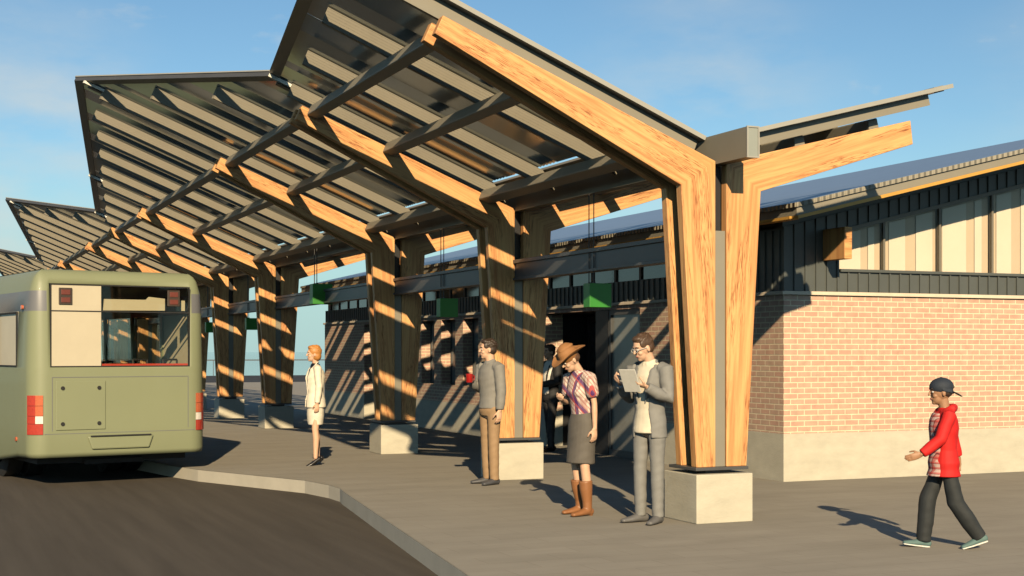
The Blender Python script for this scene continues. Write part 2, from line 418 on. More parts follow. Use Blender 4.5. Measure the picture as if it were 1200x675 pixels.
def slats(wing, Ya, Yb, org):
    """added blades in place of roof glass, set parallel to the sun's rays: dark from below yet letting the sun through"""
    b = MB(); cnt_ = max(1, math.ceil((Yb - Ya) / .1)); pitch = (Yb - Ya) / cnt_
    n = NF if wing == 'f' else NB; a = AF if wing == 'f' else AB
    s = SUN - a * SUN.dot(a); s.normalize()
    L = .088 if wing == 'f' else .066
    q = a.cross(s).normalized() * .0007
    y = Ya
    while y < Yb - .01:
        if wing == 'f': X0, X1 = 6.60, edge_x(y + .04) + .10
        else: X0, X1 = 7.28, XB_END - .06
        p0, p1 = P(wing, X0, y, -.003), P(wing, X1, y, -.003)
        c = [p0 - q, p1 - q, p1 + s * L - q, p0 + s * L - q, p0 + q, p1 + q, p1 + s * L + q, p0 + s * L + q]
        b.hexa([tuple(k - org) for k in c]); y += pitch
    return b
def roof_bay(root, org, Ya, Yb, nraf):
    for wing in 'fb':
        step = (Yb - Ya) / nraf
        for k in range(1, nraf + 1):
            y = Ya + step * k - (.10 if k == nraf else 0)
            b = MB()
            if wing == 'f': slab(b, 'f', 6.86, edge_x(y) + .27, edge_x(y + .05) + .27, y, y + .05, -.195, -.032, org)
            else: slab(b, 'b', 7.02, XB_END - .25, XB_END - .25, y, y + .05, -.150, -.032, org)
            o = b.build('rafter', MAT['rafter'], root); fixn(o)
            if wing == 'f' and k == nraf:
                b = MB(); slab(b, 'f', edge_x(y) + .268, edge_x(y) + .0, edge_x(y + .05) + .0, y, y + .05, -.085, -.046, org); o = b.build('joint_cap', MAT['cap'], root); fixn(o)
            # each bay: a board added to widen the shadow stripes, between added blades that pass the sun
            ys0 = Ya + step * (k - 1) + (.002 if k > 1 else .0); ye = y + .05; ym = ye - .55; ymm = ym - SOLID if k == nraf else ys0 + .48
            b = MB()
            if wing == 'f': slab(b, 'f', 6.60, edge_x(ymm) + .10, edge_x(ym) + .10, ymm + .002, ym, -.026, -.004, org)
            else: slab(b, 'b', 7.28, XB_END - .06, XB_END - .06, ymm + .002, ym, -.026, -.004, org)
            o = b.build('added_shade_board', MAT['panel'], root); fixn(o)
            for (sa, sb) in ((ys0, ymm), (ym, ye)): slats(wing, sa, sb, org).build('added_sun_blades', MAT['panel'], root, weld=False)
        b = MB()
        y = Yb - .05
        if wing == 'f': slab(b, 'f', 6.86, edge_x(y) + .12, edge_x(y + .11) + .12, y + .003, y + .11, -.10, 0.0, org)
        else: slab(b, 'b', 7.02, XB_END - .3, XB_END - .3, y + .003, y + .11, -.10, 0.0, org)
        o = b.build('shadow_gap_box', MAT['black_steel'], root); fixn(o)  # dark box standing in for the shaded gap between roof segments
        b = MB()
        if wing == 'f': slab(b, 'f', 6.88, 6.655, 6.655, Ya, Yb, -.03, .0, org)
        else: slab(b, 'b', 7.0, 7.23, 7.23, Ya, Yb, -.03, .0, org)
        o = b.build('lower_flashing', MAT['tan_steel'], root); fixn(o)
        xs = ((4.40, .06), (5.33, .06), (6.58, .07)) if wing == 'f' else ((8.05, .06), (8.95, .06))
        for x, w in xs:
            b = MB(); slab(b, wing, x - w, x + w, x + w, Ya + .14, Yb - .195, -.325 if wing == 'f' else -.285, -.197 if wing == 'f' else -.152, org)
            o = b.build('purlin', MAT['tan_steel'], root, bevel=.012); fixn(o)
def edge_strip(root, org, pts, name='edge_flashing'):
    b = MB()
    for (xa, ya), (xb, yb) in zip(pts[:-1], pts[1:]):
        c = []
        for o in (-.045, .012):
            q = [P('f', xa, ya, o), P('f', xb, yb, o), P('f', xb + .12, yb, o), P('f', xa + .12, ya, o)]
            c += [tuple(p - org) for p in q]
        b.hexa(c)
    o = b.build(name, MAT['dark_steel'], root); fixn(o)
    b = MB()
    for (xa, ya), (xb, yb) in zip(pts[:-1], pts[1:]):
        c = []
        for o in (.013, .03):
            q = [P('f', xa - .012, ya, o), P('f', xb - .012, yb, o), P('f', xb + .14, yb, o), P('f', xa + .14, ya, o)]
            c += [tuple(p - org) for p in q]
        b.hexa(c)
    o = b.build('drip_edge', MAT['flash'], root); fixn(o)
def back_edge(root, org, Ya, Yb):
    b = MB(); slab(b, 'b', XB_END - .12, XB_END, XB_END, Ya, Yb, -.04, .02, org)
    o = b.build('edge_flashing', MAT['tan_steel'], root); fixn(o)
C0 = 11.49
g = 'sections of the sawtooth canopy roof'
# near section
orgA = V((FX, C0 - .03, 0))
rA = empty('canopy_roof', orgA, 'nearest canopy roof section, reaching out of the picture above the front timber frame', 'canopy roof', g)
roof_bay(rA, orgA, C0 + .08, C0 + BAY[1], 3)
# near rake: fascia rafter and thin roof edge
b = MB(); y = C0 + .08; slab(b, 'f', 6.86, edge_x(y) + .1, edge_x(y + .05) + .1, y, y + .05, -.19, -.032, orgA)
fixn(b.build('fascia', MAT['tan_steel'], rA))
b = MB(); slab(b, 'b', 7.02, XB_END - .25, XB_END - .25, y, y + .05, -.150, -.032, orgA); fixn(b.build('fascia', MAT['tan_steel'], rA))
b = MB(); slab(b, 'f', 6.88, edge_x(C0 - .02), edge_x(C0 + .13), C0 - .02, C0 + .13, -.03, .012, orgA); fixn(b.build('drip_edge', MAT['flash'], rA))
b = MB(); slab(b, 'b', 7.0, XB_END, XB_END, C0 - .02, C0 + .13, -.03, .012, orgA); fixn(b.build('drip_edge', MAT['flash'], rA))
edge_strip(rA, orgA, [(edge_x(C0), C0), (3.83, YN - .01)])
back_edge(rA, orgA, C0 + .13, C0 + BAY[1])
# three full sections
orgB = V((FX, YN, 0))
rB = empty('canopy_roof', orgB, 'second canopy roof section, its broad pointed corner jutting into the sky above the bus', 'canopy roof', g)
c2, c3, c4, c5 = C0 + BAY[1], C0 + BAY[2], C0 + PER, C0 + PER + BAY[1]
roof_bay(rB, orgB, c2 + .06, c3, 3); roof_bay(rB, orgB, c3 + .06, c4, 5); roof_bay(rB, orgB, c4 + .06, c5, 3)
edge_strip(rB, orgB, [(3.83, YN + .01), (2.13, YO), (3.83, YN + PER - .01)])
back_edge(rB, orgB, c2, c5)
rl_ = ['third canopy roof section, smaller pointed corner above the left of the bus roof',
       'farthest canopy roof section, a low sliver at the left picture edge above the bus']
for k in (1, 2):
    c = copy_tree(rB); c.location.y = YN + PER * k; tag(c, rl_[k - 1], 'canopy roof', g)
# gutter along the valley
gt = empty('valley_gutter', (FX, 10.76, 0), 'boxed grey steel gutter in the canopy valley, its end sticking past the front frame', 'gutter')
LG = 58.0
b = MB(); b.box(-.062, -.054, 0, LG, 3.356, 3.63); b.box(.054, .062, 0, LG, 3.356, 3.63); b.box(-.054, .054, .011, LG, 3.356, 3.364)
b.box(-.054, .054, .05, LG, 3.60, 3.622); b.build('gutter_box', MAT['tan_steel'], gt)
b = MB()
b.box(-.066, -.052, -.012, .0, 3.350, 3.636); b.box(.052, .066, -.012, .0, 3.350, 3.636); b.box(-.052, .052, -.012, .0, 3.350, 3.364); b.box(-.052, .052, -.012, .0, 3.622, 3.636)
b.build('end_rim', MAT['flash'], gt)
b = MB(); b.box(-.052, .052, -.004, .010, 3.364, 3.622); b.build('end_plate', MAT['end_face'], gt)
# steel tie beams between frames
tb_l = ['dark steel tie beam between the two nearest timber frames', 'dark steel tie beam between the second and third timber frames, behind the dark green sign',
        'dark steel tie beam spanning behind the woman in cream, at the hanging green sign', 'dark steel tie beam between the two frames just right of the bus']
for i in range(len(FRAMES) - 1):
    ya, yb = Y0 + FRAMES[i] + .37, Y0 + FRAMES[i + 1] + .01
    b = MB(); b.box(-.055, .055, 0, yb - ya, 2.52, 2.70); b.box(-.085, .085, 0, yb - ya, 2.70, 2.745); b.box(-.085, .085, 0, yb - ya, 2.49, 2.52)
    o = b.build('tie_beam', MAT['dark_steel'], None, (FX, ya, 0), bevel=.003)
    tag(o, tb_l[i] if i < 4 else 'dark steel tie beam in the distant part of the row behind the bus', 'beam', 'steel tie beams between timber frames')
# hanging signs
sl = ['green box sign with a lit lower corner, hanging nearest, above the woman in the hat',
      'dark green box sign hanging between the second and third timber frames',
      'bright green box sign on two thin rods above the woman in the cream suit',
      'small dark green sign between the two timber frames nearest the bus', 'tiny dark green sign just right of the bus rear']
mids = [(FRAMES[i] + FRAMES[i + 1]) / 2 for i in range(5)]
s0 = None
for i, y in enumerate(mids):
    if s0 is None:
        s0 = r = empty('hanging_sign', (6.95, Y0 + y + .19, 2.09))
        b = MB(); b.box(-.135, .135, -.05, .11, 0, .265); b.build('sign_box', MAT['green'], r, bevel=.005)
        for y_ in (-.03, .09):
            b = MB(); b.box(-.07 - .012, -.07 + .012, y_ - .012, y_ + .012, .262, .28); b.tube((-.075, y_, .28), (-.075, y_, 1.26 if s0 is None or True else 0), .006, 6); b.build('hanger_rod', MAT['black_steel'], r)
    else:
        r = copy_tree(s0); r.location.y = Y0 + y + .19
    if i == 2: r.location.z = 2.47; r.location.x = 6.84; r.scale = (1.4, 1.4, 1.4)
    tag(r, sl[i], 'hanging sign', 'green signs hanging under the canopy')

# ------------------------------------------------------------------ station building
BX, BY, BYE = 9.79, 14.49, 35.5
RIDGE = 15.9; BXE = 22.0
bd = empty('station_building', (BX, BY, 0), 'long brick station building with concrete base, dark siding and pitched blue grey roof', 'building')
def L_(x, y): return x - BX, y - BY
ZB, ZT = .587, 2.30
openings = [(18.2, 21.55, 0), (23.4, 24.2, .93), (24.65, 25.45, .93), (25.88, 26.68, .93), (27.1, 27.9, .93), (29.4, 32.0, 0)]
WT = .32
cb, bw = MB(), MB()
ys = BY
for (a, c, sill) in openings + [(BYE, BYE, 0)]:
    if a > ys: 
        cb.box(0, WT, ys - BY, a - BY, 0, ZB); bw.box(.002, WT, ys - BY, a - BY, ZB, ZT)
    if sill > 0:
        cb.box(0, WT, a - BY, c - BY, 0, ZB); bw.box(.002, WT, a - BY, c - BY, ZB, sill)
    if c > a: bw.box(.002, WT, a - BY, c - BY, 2.24, ZT)
    ys = c
cb.box(WT, BXE - BX, 0, WT, 0, ZB); bw.box(WT, BXE - BX, .002, WT, ZB, ZT)
# far end wall
cb.box(WT, BXE - BX, BYE - BY - WT, BYE - BY, 0, ZB); bw.box(WT, BXE - BX, BYE - BY - WT, BYE - BY, ZB, ZT)
cb.build('concrete_base', MAT['concrete'], bd); bw.build('brick_wall', MAT['brick'], bd)
b = MB(); b.box(-.035, WT, -.035, BYE - BY + .035, ZT, ZT + .045); b.box(WT, BXE - BX, -.035, WT, ZT, ZT + .045)
b.build('stone_ledge', MAT['ledge'], bd, bevel=.005)
ZL = ZT + .045
def roof_under(X): return 3.02 + .242 * (X - 9.32)
# siding: long wall
b = MB(); b.box(.02, .2, .2005, BYE - BY, ZL, 2.66); b.box(.02, .2, .2005, 1.3, 2.66, 2.96); b.box(.02, .2, .2005, BYE - BY, 2.96, roof_under(BX) + .02)
y = BY + .1
while y < BYE:
    b.box(0, .02, y - BY, y - BY + .022, ZL, 2.655 if y > BY + 1.3 else 3.1); y += .16
b.build('siding', MAT['siding'], bd)
# siding: gable wall, below windows and the sloping band above
b = MB()
GX0 = 10.63
b.box(GX0 - BX + .001, BXE - BX, .02, .2, ZL, 2.60)
b.prism_y([(.02, ZL), (GX0 - BX, ZL), (GX0 - BX, roof_under(GX0)), (.02, roof_under(BX))], .02, .2)
def gtop(X): return 3.10 + .242 * (X - 10.63)
b.prism_y([(GX0 - BX, gtop(GX0)), (RIDGE - BX, gtop(RIDGE)), (RIDGE - BX, roof_under(RIDGE)), (GX0 - BX, roof_under(GX0))], .02, .2)
x = .16
while x < BXE - BX:
    X = x + BX
    if X < GX0: b.box(x, x + .022, 0, .02, ZL, roof_under(X) + .002)
    else:
        b.box(x, x + .022, 0, .02, ZL, 2.595)
        if X < RIDGE: b.prism_y([(x, gtop(X) + .03), (x + .022, gtop(X) + .03), (x + .022, roof_under(X)), (x, roof_under(X))], 0, .02)
    x += .16
b.build('siding', MAT['siding'], bd)
b = MB(); b.box(GX0 - BX, BXE - BX, -.02, .1, 2.60, 2.635); b.build('window_sill', MAT['siding'], bd)
# gable windows
mull = [10.63, 11.35, 12.24, 13.11, 13.98, 14.85, 15.72]
for i, (a, c) in enumerate(zip(mull[:-1], mull[1:])):
    a2, c2_ = a + .016 - BX, c - .016 - BX
    b = MB(); b.prism_y([(a2, 2.635), (c2_, 2.635), (c2_, gtop(c)), (a2, gtop(a))], .13, .15); w = b.build('gable_window', MAT['blind'], bd)
    b = MB(); wd = c2_ - a2
    for (p, q) in ((.12, .42), (.62, .93)) if i % 2 else ((.08, .55), (.72, .86)):
        xa, xb = a2 + wd * p, a2 + wd * q
        b.prism_y([(xa, 2.64), (xb, 2.64), (xb, gtop(xb + BX) - .05), (xa, gtop(xa + BX) - .05)], .115, .127)
    b.build('blind', MAT['blind_pale'], w)
    b = MB(); b.prism_y([(a2, 2.635), (c2_, 2.635), (c2_, gtop(c)), (a2, gtop(a))], .07, .078); b.build('pane', MAT['clear_glass'], w)
b = MB()
for X in mull: b.prism_y([(X - .016 - BX, 2.635), (X + .016 - BX, 2.635), (X + .016 - BX, gtop(X)), (X - .016 - BX, gtop(X))], .055, .112)
b.prism_y([(GX0 - BX, gtop(GX0) - .02), (RIDGE - BX, gtop(RIDGE) - .02), (RIDGE - BX, gtop(RIDGE) + .03), (GX0 - BX, gtop(GX0) + .03)], -.012, .018)
b.build('window_mullion', MAT['bronze'], bd)
# roof
OV, EX = 13.5, 9.30
b = MB()
yo0, yo1 = OV - BY, BYE + .5 - BY
def rz(X): return 3.165 + .242 * (X - 9.32) if X <= RIDGE else 3.165 + .242 * (RIDGE - 9.32) - .242 * (X - RIDGE)
T = .13
b.prism_y([(EX - BX, rz(EX)), (RIDGE - BX, rz(RIDGE)), (RIDGE - BX, rz(RIDGE) + T), (EX - BX, rz(EX) + T)], yo0, yo1)
b.prism_y([(RIDGE - BX, rz(RIDGE)), (BXE + .5 - BX, rz(BXE + .5)), (BXE + .5 - BX, rz(BXE + .5) + T), (RIDGE - BX, rz(RIDGE) + T)], yo0, yo1)
rf = b.build('roof', MAT['tan_steel'], bd)
b = MB()
b.prism_y([(EX - BX - .01, rz(EX) + T), (RIDGE - BX, rz(RIDGE) + T), (RIDGE - BX, rz(RIDGE) + T + .025), (EX - BX - .01, rz(EX) + T + .025)], yo0 - .015, yo1 + .015)
b.prism_y([(RIDGE - BX, rz(RIDGE) + T), (BXE + .5 - BX, rz(BXE + .5) + T), (BXE + .5 - BX, rz(BXE + .5) + T + .025), (RIDGE - BX, rz(RIDGE) + T + .025)], yo0 - .015, yo1 + .015)
b.build('roofing', MAT['roofmetal'], rf)
# corrugated closure strip along the rake and the eave
b = MB()
b.prism_y([(EX - BX - .02, rz(EX) + T - .03), (RIDGE - BX, rz(RIDGE) + T - .03), (RIDGE - BX, rz(RIDGE) + T + .02), (EX - BX - .02, rz(EX) + T + .02)], yo0 - .03, yo0 - .016)
b.box(EX - BX - .03, EX - BX - .012, yo0 - .016, yo1, rz(EX) + T - .03, rz(EX) + T + .02)
b.build('closure_strip', MAT['ribbed'], rf)
b = MB()
b.prism_y([(EX - BX, rz(EX) - .035), (RIDGE - BX, rz(RIDGE) - .035), (RIDGE - BX, rz(RIDGE) + .004), (EX - BX, rz(EX) + .004)], yo0 - .03, yo0 + .1)
b.box(EX - BX - .03, EX - BX + .1, yo0 + .1, yo1, rz(EX) - .03, rz(EX) + .004)
b.build('trim', MAT['trim'], rf)
# soffit strip: thickness down to wall
b = MB(); b.prism_y([(.02, roof_under(BX)), (RIDGE - BX, roof_under(RIDGE)), (RIDGE - BX, rz(RIDGE)), (.02, rz(BX))], .05, BYE - BY); b.build('soffit', MAT['siding'], bd)
# timber outrigger at the gable, and three brackets along the eave
def outrigger(x, y0, y1, z0, z1, w=.11):
    m = MB(); m.prism_y([(x, z0), (x + w, z0), (x + w, z1), (x, z1)], y0, y1, [(0, 0), (.11, 0), (.11, .4), (0, .4)])
    m.build('roof_beam', MAT['wood'], bd, bevel=.006)
outrigger(10.38 - BX, 14.06 - BY, .02, 2.73, 3.12)
for y in (15.7, 20.5, 25.3, 30.1):
    m = MB(); m.prism_y([(-.42, 3.0), (.02, 2.86), (.02, 3.11), (-.42, 3.11)], y - BY, y - BY + .11, [(0, 0), (.5, 0), (.5, .2), (0, .2)]); m.build('bracket', MAT['wood'], bd)
# clerestory along the long wall
b = MB(); b.box(.035, .055, 1.3, BYE - BY - .2, 2.66, 2.96); b.build('clerestory_glass', MAT['dark_glass'], bd)
y = BY + 1.3
while y < BYE:
    b = MB(); b.box(.012, .034, y - BY, y - BY + .06, 2.66, 2.96); b.build('clerestory_mullion', MAT['black_steel'], bd); y += .8
# windows of the long wall
for (a, c, sill) in openings:
    if not sill: continue
    w = MB(); x0, x1 = .20, .25
    w.box(x0, x1, a - BY, a - BY + .05, sill, 2.24); w.box(x0, x1, c - BY - .05, c - BY, sill, 2.24)
    w.box(x0, x1, a - BY + .05, c - BY - .05, sill, sill + .05); w.box(x0, x1, a - BY + .05, c - BY - .05, 2.19, 2.24); w.box(x0, x1, a - BY + .05, c - BY - .05, 1.62, 1.66)
    fr = w.build('window', MAT['dark_steel'], bd)
    w = MB(); w.box(.215, .225, a - BY + .05, c - BY - .05, sill + .05, 1.62); w.box(.215, .225, a - BY + .05, c - BY - .05, 1.66, 2.19); w.build('pane', MAT['grey_glass'], fr)
# entrance: glazed sidelight, black jamb, dark doorway
e0 = 18.2 - BY
b = MB(); b.box(.03, .10, e0, e0 + .06, 0, 2.24); b.box(.03, .10, e0 + 1.0, e0 + 1.06, 0, 2.24); b.box(.03, .10, e0 + .06, e0 + 1.0, 2.16, 2.24); b.box(.03, .10, e0 + .06, e0 + 1.0, 0, .1)
sd = b.build('sidelight', MAT['dark_steel'], bd)
b = MB(); b.box(.06, .075, e0 + .06, e0 + 1.0, .1, 2.16); b.build('pane', MAT['grey_glass'], sd)
b = MB(); b.box(.02, .30, e0 + 1.06, e0 + 1.5, 0, 2.24); b.build('door_jamb', MAT['black_steel'], bd)
b = MB(); b.box(.9, .95, e0 + 1.2, e0 + 3.6, 0, 2.4); b.box(.3, .9, e0 + 1.2, e0 + 1.25, 0, 2.3); b.box(.3, .9, e0 + 3.42, e0 + 3.47, 0, 2.3); b.box(.3, .95, e0 + 1.25, e0 + 3.42, 2.24, 2.29); b.build('doorway_lining', MAT['black_steel'], bd)
for k, yy in enumerate((e0 + 1.52, e0 + 2.44)):
    b = MB(); b.box(.78, .83, yy, yy + .07, 0, 2.2); b.box(.78, .83, yy + .83, yy + .9, 0, 2.2); b.box(.78, .83, yy + .07, yy + .83, 2.1, 2.2); b.box(.78, .83, yy + .07, yy + .83, 0, .2)
    dr = b.build('door', MAT['black_steel'], bd)
    b = MB(); b.box(.80, .81, yy + .07, yy + .83, .2, 2.1); b.build('pane', MAT['dark_glass'], dr)
    b = MB(); b.box(.74, .77, yy + (.80 if k == 0 else .05), yy + (.84 if k == 0 else .09), .9, 1.3); b.build('handle', MAT['flash'], dr)
# far doorway
e1 = 29.4 - BY
b = MB(); b.box(.26, .32, e1, e1 + 2.6, 0, 2.24); dr = b.build('door', MAT['dark_steel'], bd)
b = MB(); b.box(.25, .262, e1 + .15, e1 + 1.2, .2, 2.1); b.box(.25, .262, e1 + 1.4, e1 + 2.45, .2, 2.1); b.build('pane', MAT['dark_glass'], dr)
# interior core so nothing is hollow
b = MB(); b.box(1.0, BXE - BX - .1, .4, BYE - BY - .4, 0, 2.5); b.build('inner_core', MAT['black_steel'], bd)
b = MB(); b.box(.3, BXE - BX - .1, .25, .4, 2.3, 2.9); b.build('inner_core', MAT['black_steel'], bd)

# ------------------------------------------------------------------ bus
def make_bus():
    W, LEN = 2.37, 9.0; hw = W / 2; rc = .22
    r = empty('bus', (2.475, 18.905, -.16), 'olive green single deck bus seen from behind, grey band and red tail lamps', 'bus', None, R(11))
    # plan outline, clockwise from rear left; (x, y, nx, ny, seg)
    ring = []
    wxs = [-.93, -.265, .93]
    def corner(cx, cy, a0, a1, n=6):
        for k in range(n + 1):
            a = R(a0 + (a1 - a0) * k / n); ring.append((cx + rc * math.cos(a), cy + rc * math.sin(a), math.cos(a), math.sin(a)))
    # start rear left corner -> rear -> right corner -> right side -> front -> left side (counter-clockwise seen from above)
    corner(-hw + rc, rc, 180, 270)
    for x in wxs: ring.append((x, 0, 0, -1))
    corner(hw - rc, rc, 270, 360)
    sideY = [.62, 1.62, 1.72, 2.9, 3.0, 4.2, 4.3, 5.5, 5.6, 7.2, 7.4, 8.3]
    for y in sideY: ring.append((hw, y, 1, 0))
    corner(hw - rc, LEN - rc, 0, 90)
    for x in (.95, -.95): ring.append((x, LEN, 0, 1))
    corner(-hw + rc, LEN - rc, 90, 180)
    for y in reversed(sideY): ring.append((-hw, y, -1, 0))
    # levels: z and inset
    lev = [(.40, .015), (.46, .0), (.78, 0), (1.545, 0), (1.56, 0), (2.28, 0), (2.54, .012), (2.64, .035), (2.72, .06), (2.775, .10), (2.81, .15), (2.825, .205)]
    N = len(ring)
    def zlow(y, k):
        if k > 1: return 0
        t = min(max((y - .5) / 1.6, 0), 1); return -.16 * t
    b = MB(); vid = []
    for k, (z, ins) in enumerate(lev):
        row = []
        for (x, y, nx, ny) in ring:
            lean = .03 * max(0, (z - 1.5)) * 1
            px, py = x - nx * (ins + lean * abs(nx)), y - ny * (ins + lean * abs(ny))
            row.append((px, py, z + zlow(y, k)))
        vid.append(row)
    def is_rear(i): return abs(ring[i][1]) < 1e-6 and abs(ring[(i + 1) % N][1]) < 1e-6
    holes = []
    for k in range(len(lev) - 1):
        zmid = (lev[k][0] + lev[k + 1][0]) / 2
        for i in range(N):
            j = (i + 1) % N
            q = [vid[k][i], vid[k][j], vid[k + 1][j], vid[k + 1][i]]
            xm = (ring[i][0] + ring[j][0]) / 2; ym = (ring[i][1] + ring[j][1]) / 2
            rear = ym < 1e-6
            side = abs(abs(xm) - hw) < 1e-6
            front = abs(ym - LEN) < 1e-6
            mi = 0
            if 2.28 < zmid < 2.54 and not rear: mi = 1
            if rear and -.93 < xm < .93 and 1.56 < zmid < 2.64: continue
            if side and 1.56 < zmid < 2.28 and any(abs(ym - (a + c) / 2) < .02 for a, c in zip(sideY[:-1:2], sideY[1::2]) ): continue
            if front and 1.3 < zmid < 2.54 and abs(xm) < .9: continue
            b.poly(q, None, mi)
    b.poly([p for p in vid[-1]], None, 0)
    o = b.build('body', [MAT['bus'], MAT['bus_grey']], r, smooth=True)
    sl_ = o.modifiers.new('solid', 'SOLIDIFY'); sl_.thickness = .035; sl_.offset = -1
    # rear window: frame, cream panel, tinted panes, upper pane, divider
    b = MB()
    y0, y1 = -.004, .03
    b.box(-.93, -.915, y0, y1, 1.56, 2.63); b.box(.915, .93, y0, y1, 1.56, 2.63); b.box(-.915, .915, y0, y1, 1.56, 1.575); b.box(-.915, .915, y0, y1, 2.615, 2.63)
    b.box(-.915, .915, y0 + .001, y1, 2.275, 2.29)
    wf = b.build('rear_window', MAT['rubber'], r)
    b = MB(); b.box(-.915, -.275, .002, .018, 1.575, 2.275); b.box(-.915, -.275, .002, .018, 2.29, 2.615); b.build('cream_panel', MAT['cream'], wf)
    b = MB(); b.box(-.272, .915, .004, .012, 1.575, 2.275); b.box(-.272, .915, .004, .012, 2.29, 2.615); b.build('pane', MAT['bus_glass'], wf)
    # folded pale blind behind the upper pane
    b = MB(); b.prism_y([(-.22, 2.30), (.62, 2.31), (.62, 2.47), (.40, 2.49), (.36, 2.45), (-.20, 2.45)], .10, .13); b.build('pale_board', MAT['cream'], wf)
    b = MB(); b.box(.78, .90, .10, .13, 2.31, 2.45); b.build('pale_board', MAT['cream'], wf)
    b = MB(); b.box(-.27, .92, .05, .09, 1.575, 1.60); b.build('red_rail', MAT['seat_red'], wf)
    # high lamps
    for x in (-.74, .70):
        b = MB(); b.box(x - .085, x + .085, -.02, .001, 2.365, 2.58); lm = b.build('high_lamp', MAT['lamp_dark'], r, bevel=.006)
        for z in (2.38, 2.48):
            b = MB(); b.box(x - .058, x + .058, -.028, -.02, z + .01, z + .075); b.build('lens', MAT['dull_red'], lm, bevel=.004)
    # tail lamps wrap the rear corners
    for s in (-1, 1):
        b = MB(); seg = []
        zz = [(.70, .835, 0), (.84, .935, 1), (.94, 1.065, 3), (1.07, 1.20, 3)]
        angs = [200 + 8 * k for k in range(8)] if s < 0 else [340 - 8 * k for k in range(8)]
        angs = [a for a in angs if (200 <= a <= 262 or 278 <= a <= 340)]
        for z0, z1, mi in zz:
            for a0, a1 in zip(angs[:-1], angs[1:]):
                cx, cy = s * (hw - rc), rc
                pts = []
                for rr in (rc - .01, rc + .012):
                    for a in (a0, a1): pts.append((cx + rr * math.cos(R(a)), cy + rr * math.sin(R(a))))
                c = [(pts[0] + (z0,)), (pts[1] + (z0,)), (pts[3] + (z0,)), (pts[2] + (z0,)), (pts[0] + (z1,)), (pts[1] + (z1,)), (pts[3] + (z1,)), (pts[2] + (z1,))]
                b.hexa(c, 0 if (a0 < 232 if s < 0 else a0 > 308) else mi)
        o = b.build('tail_lamp', [MAT['red_lens'], MAT['white_lens'], MAT['red_lens'], MAT['orange_lens']], r); fixn(o)
    # engine hatch with four catches and a wide engine cover
    b = MB(); b.box(-.86, -.22, -.014, .001, .75, 1.38); h = b.build('hatch', MAT['bus'], r, bevel=.035)
    h.modifiers['bevel'].segments = 3
    for x in (-.775, -.305):
        for z in (.83, 1.29):
            b = MB(); b.tube((x, -.024, z), (x, -.012, z), .026, 10); b.build('catch', MAT['rubber'], h)
    b = MB()
    for (x0, x1, z0, z1) in ((-.90, .91, 1.425, 1.433), (.903, .911, .74, 1.425), (-.908, -.90, .74, 1.433), (-1.0, 1.0, .700, .707)):
        b.box(x0, x1, -.0025, .003, z0, z1)
    b.build('panel_seam', MAT['bus_grey'], r)
    # plate recess and handle shelf
    b = MB(); b.prism_y([(-.40, .49), (.36, .49), (.42, .66), (-.46, .66)], -.035, .002); b.build('plate_housing', MAT['bus'], r, bevel=.02)
    b = MB(); b.box(-.42, .38, -.05, -.03, .655, .672); b.build('plate_lip', MAT['rubber'], r)
    # side windows
    for s in (-1, 1):
        for a, c in zip(sideY[:-1:2], sideY[1::2]):
            b = MB(); x = s * (hw - .03)
            b.box(min(x, x + s * .008), max(x, x + s * .008), a, c, 1.555, 2.285)
            p = b.build('side_window', MAT['bus_glass'] if a > .8 else MAT['cream'], r)
            b = MB(); x = s * (hw - .012)
            lo, hi = min(x, x + s * .02), max(x, x + s * .02)
            b.box(lo, hi, a, a + .02, 1.56, 2.28); b.box(lo, hi, c - .02, c, 1.56, 2.28); b.box(lo, hi, a + .02, c - .02, 1.56, 1.58); b.box(lo, hi, a + .02, c - .02, 2.26, 2.28)
            b.build('frame', MAT['rubber'], p)
    for (y, z) in ((.35, 2.33), (.62, .62), (2.4, .75)):
        b = MB(); b.tube((-hw - .018, y, z), (-hw + .01, y, z), .03, 10); b.build('marker_lamp', MAT['orange_lens'], r)
    b = MB(); b.box(-.95, .95, LEN - .03, LEN - .02, 1.3, 2.54); b.build('windscreen', MAT['bus_glass'], r)
    # interior: floor, seats, poles
    b = MB(); b.box(-1.08, 1.08, .1, LEN - .15, .85, .9); b.box(-1.08, 1.08, .08, 1.0, .9, .95); b.build('floor', MAT['bus_floor'], r)
    for y, z in ((.45, .95), (3.2, .9), (4.1, .9), (5.0, .9)):
        for x in (-.62, .62):
            if y < 1 and x < 0: continue
            b = MB(); b.box(x - .42, x + .42, y, y + .45, z + .2, z + .34); b.box(x - .42, x + .42, y, y + .12, z + .34, z + .62); b.build('seat', MAT['seat_red'], r, bevel=.04)
            b = MB(); 
            for q in (-.3, .12):
                b.tube((x + q, y + .06, z + .6), (x + q, y + .06, z + .7), .014, 6); b.tube((x + q + .2, y + .06, z + .6), (x + q + .2, y + .06, z + .7), .014, 6); b.tube((x + q, y + .06, z + .7), (x + q + .2, y + .06, z + .7), .014, 6)
            b.build('grab_rail', MAT['black_steel'], r)
    for x, y in ((-.15, 1.3), (.35, 3.1), (-.3, 4.9)):
        b = MB(); b.tube((x, y, .9), (x, y, 2.7), .018, 8); b.build('pole', MAT['flash'], r)
    # chassis and wheels
    b = MB(); b.box(-1.0, 1.0, .35, LEN - .3, .30, .42); b.box(-.4, .4, .3, 1.6, .28, .34); b.build('chassis', MAT['rubber'], r)
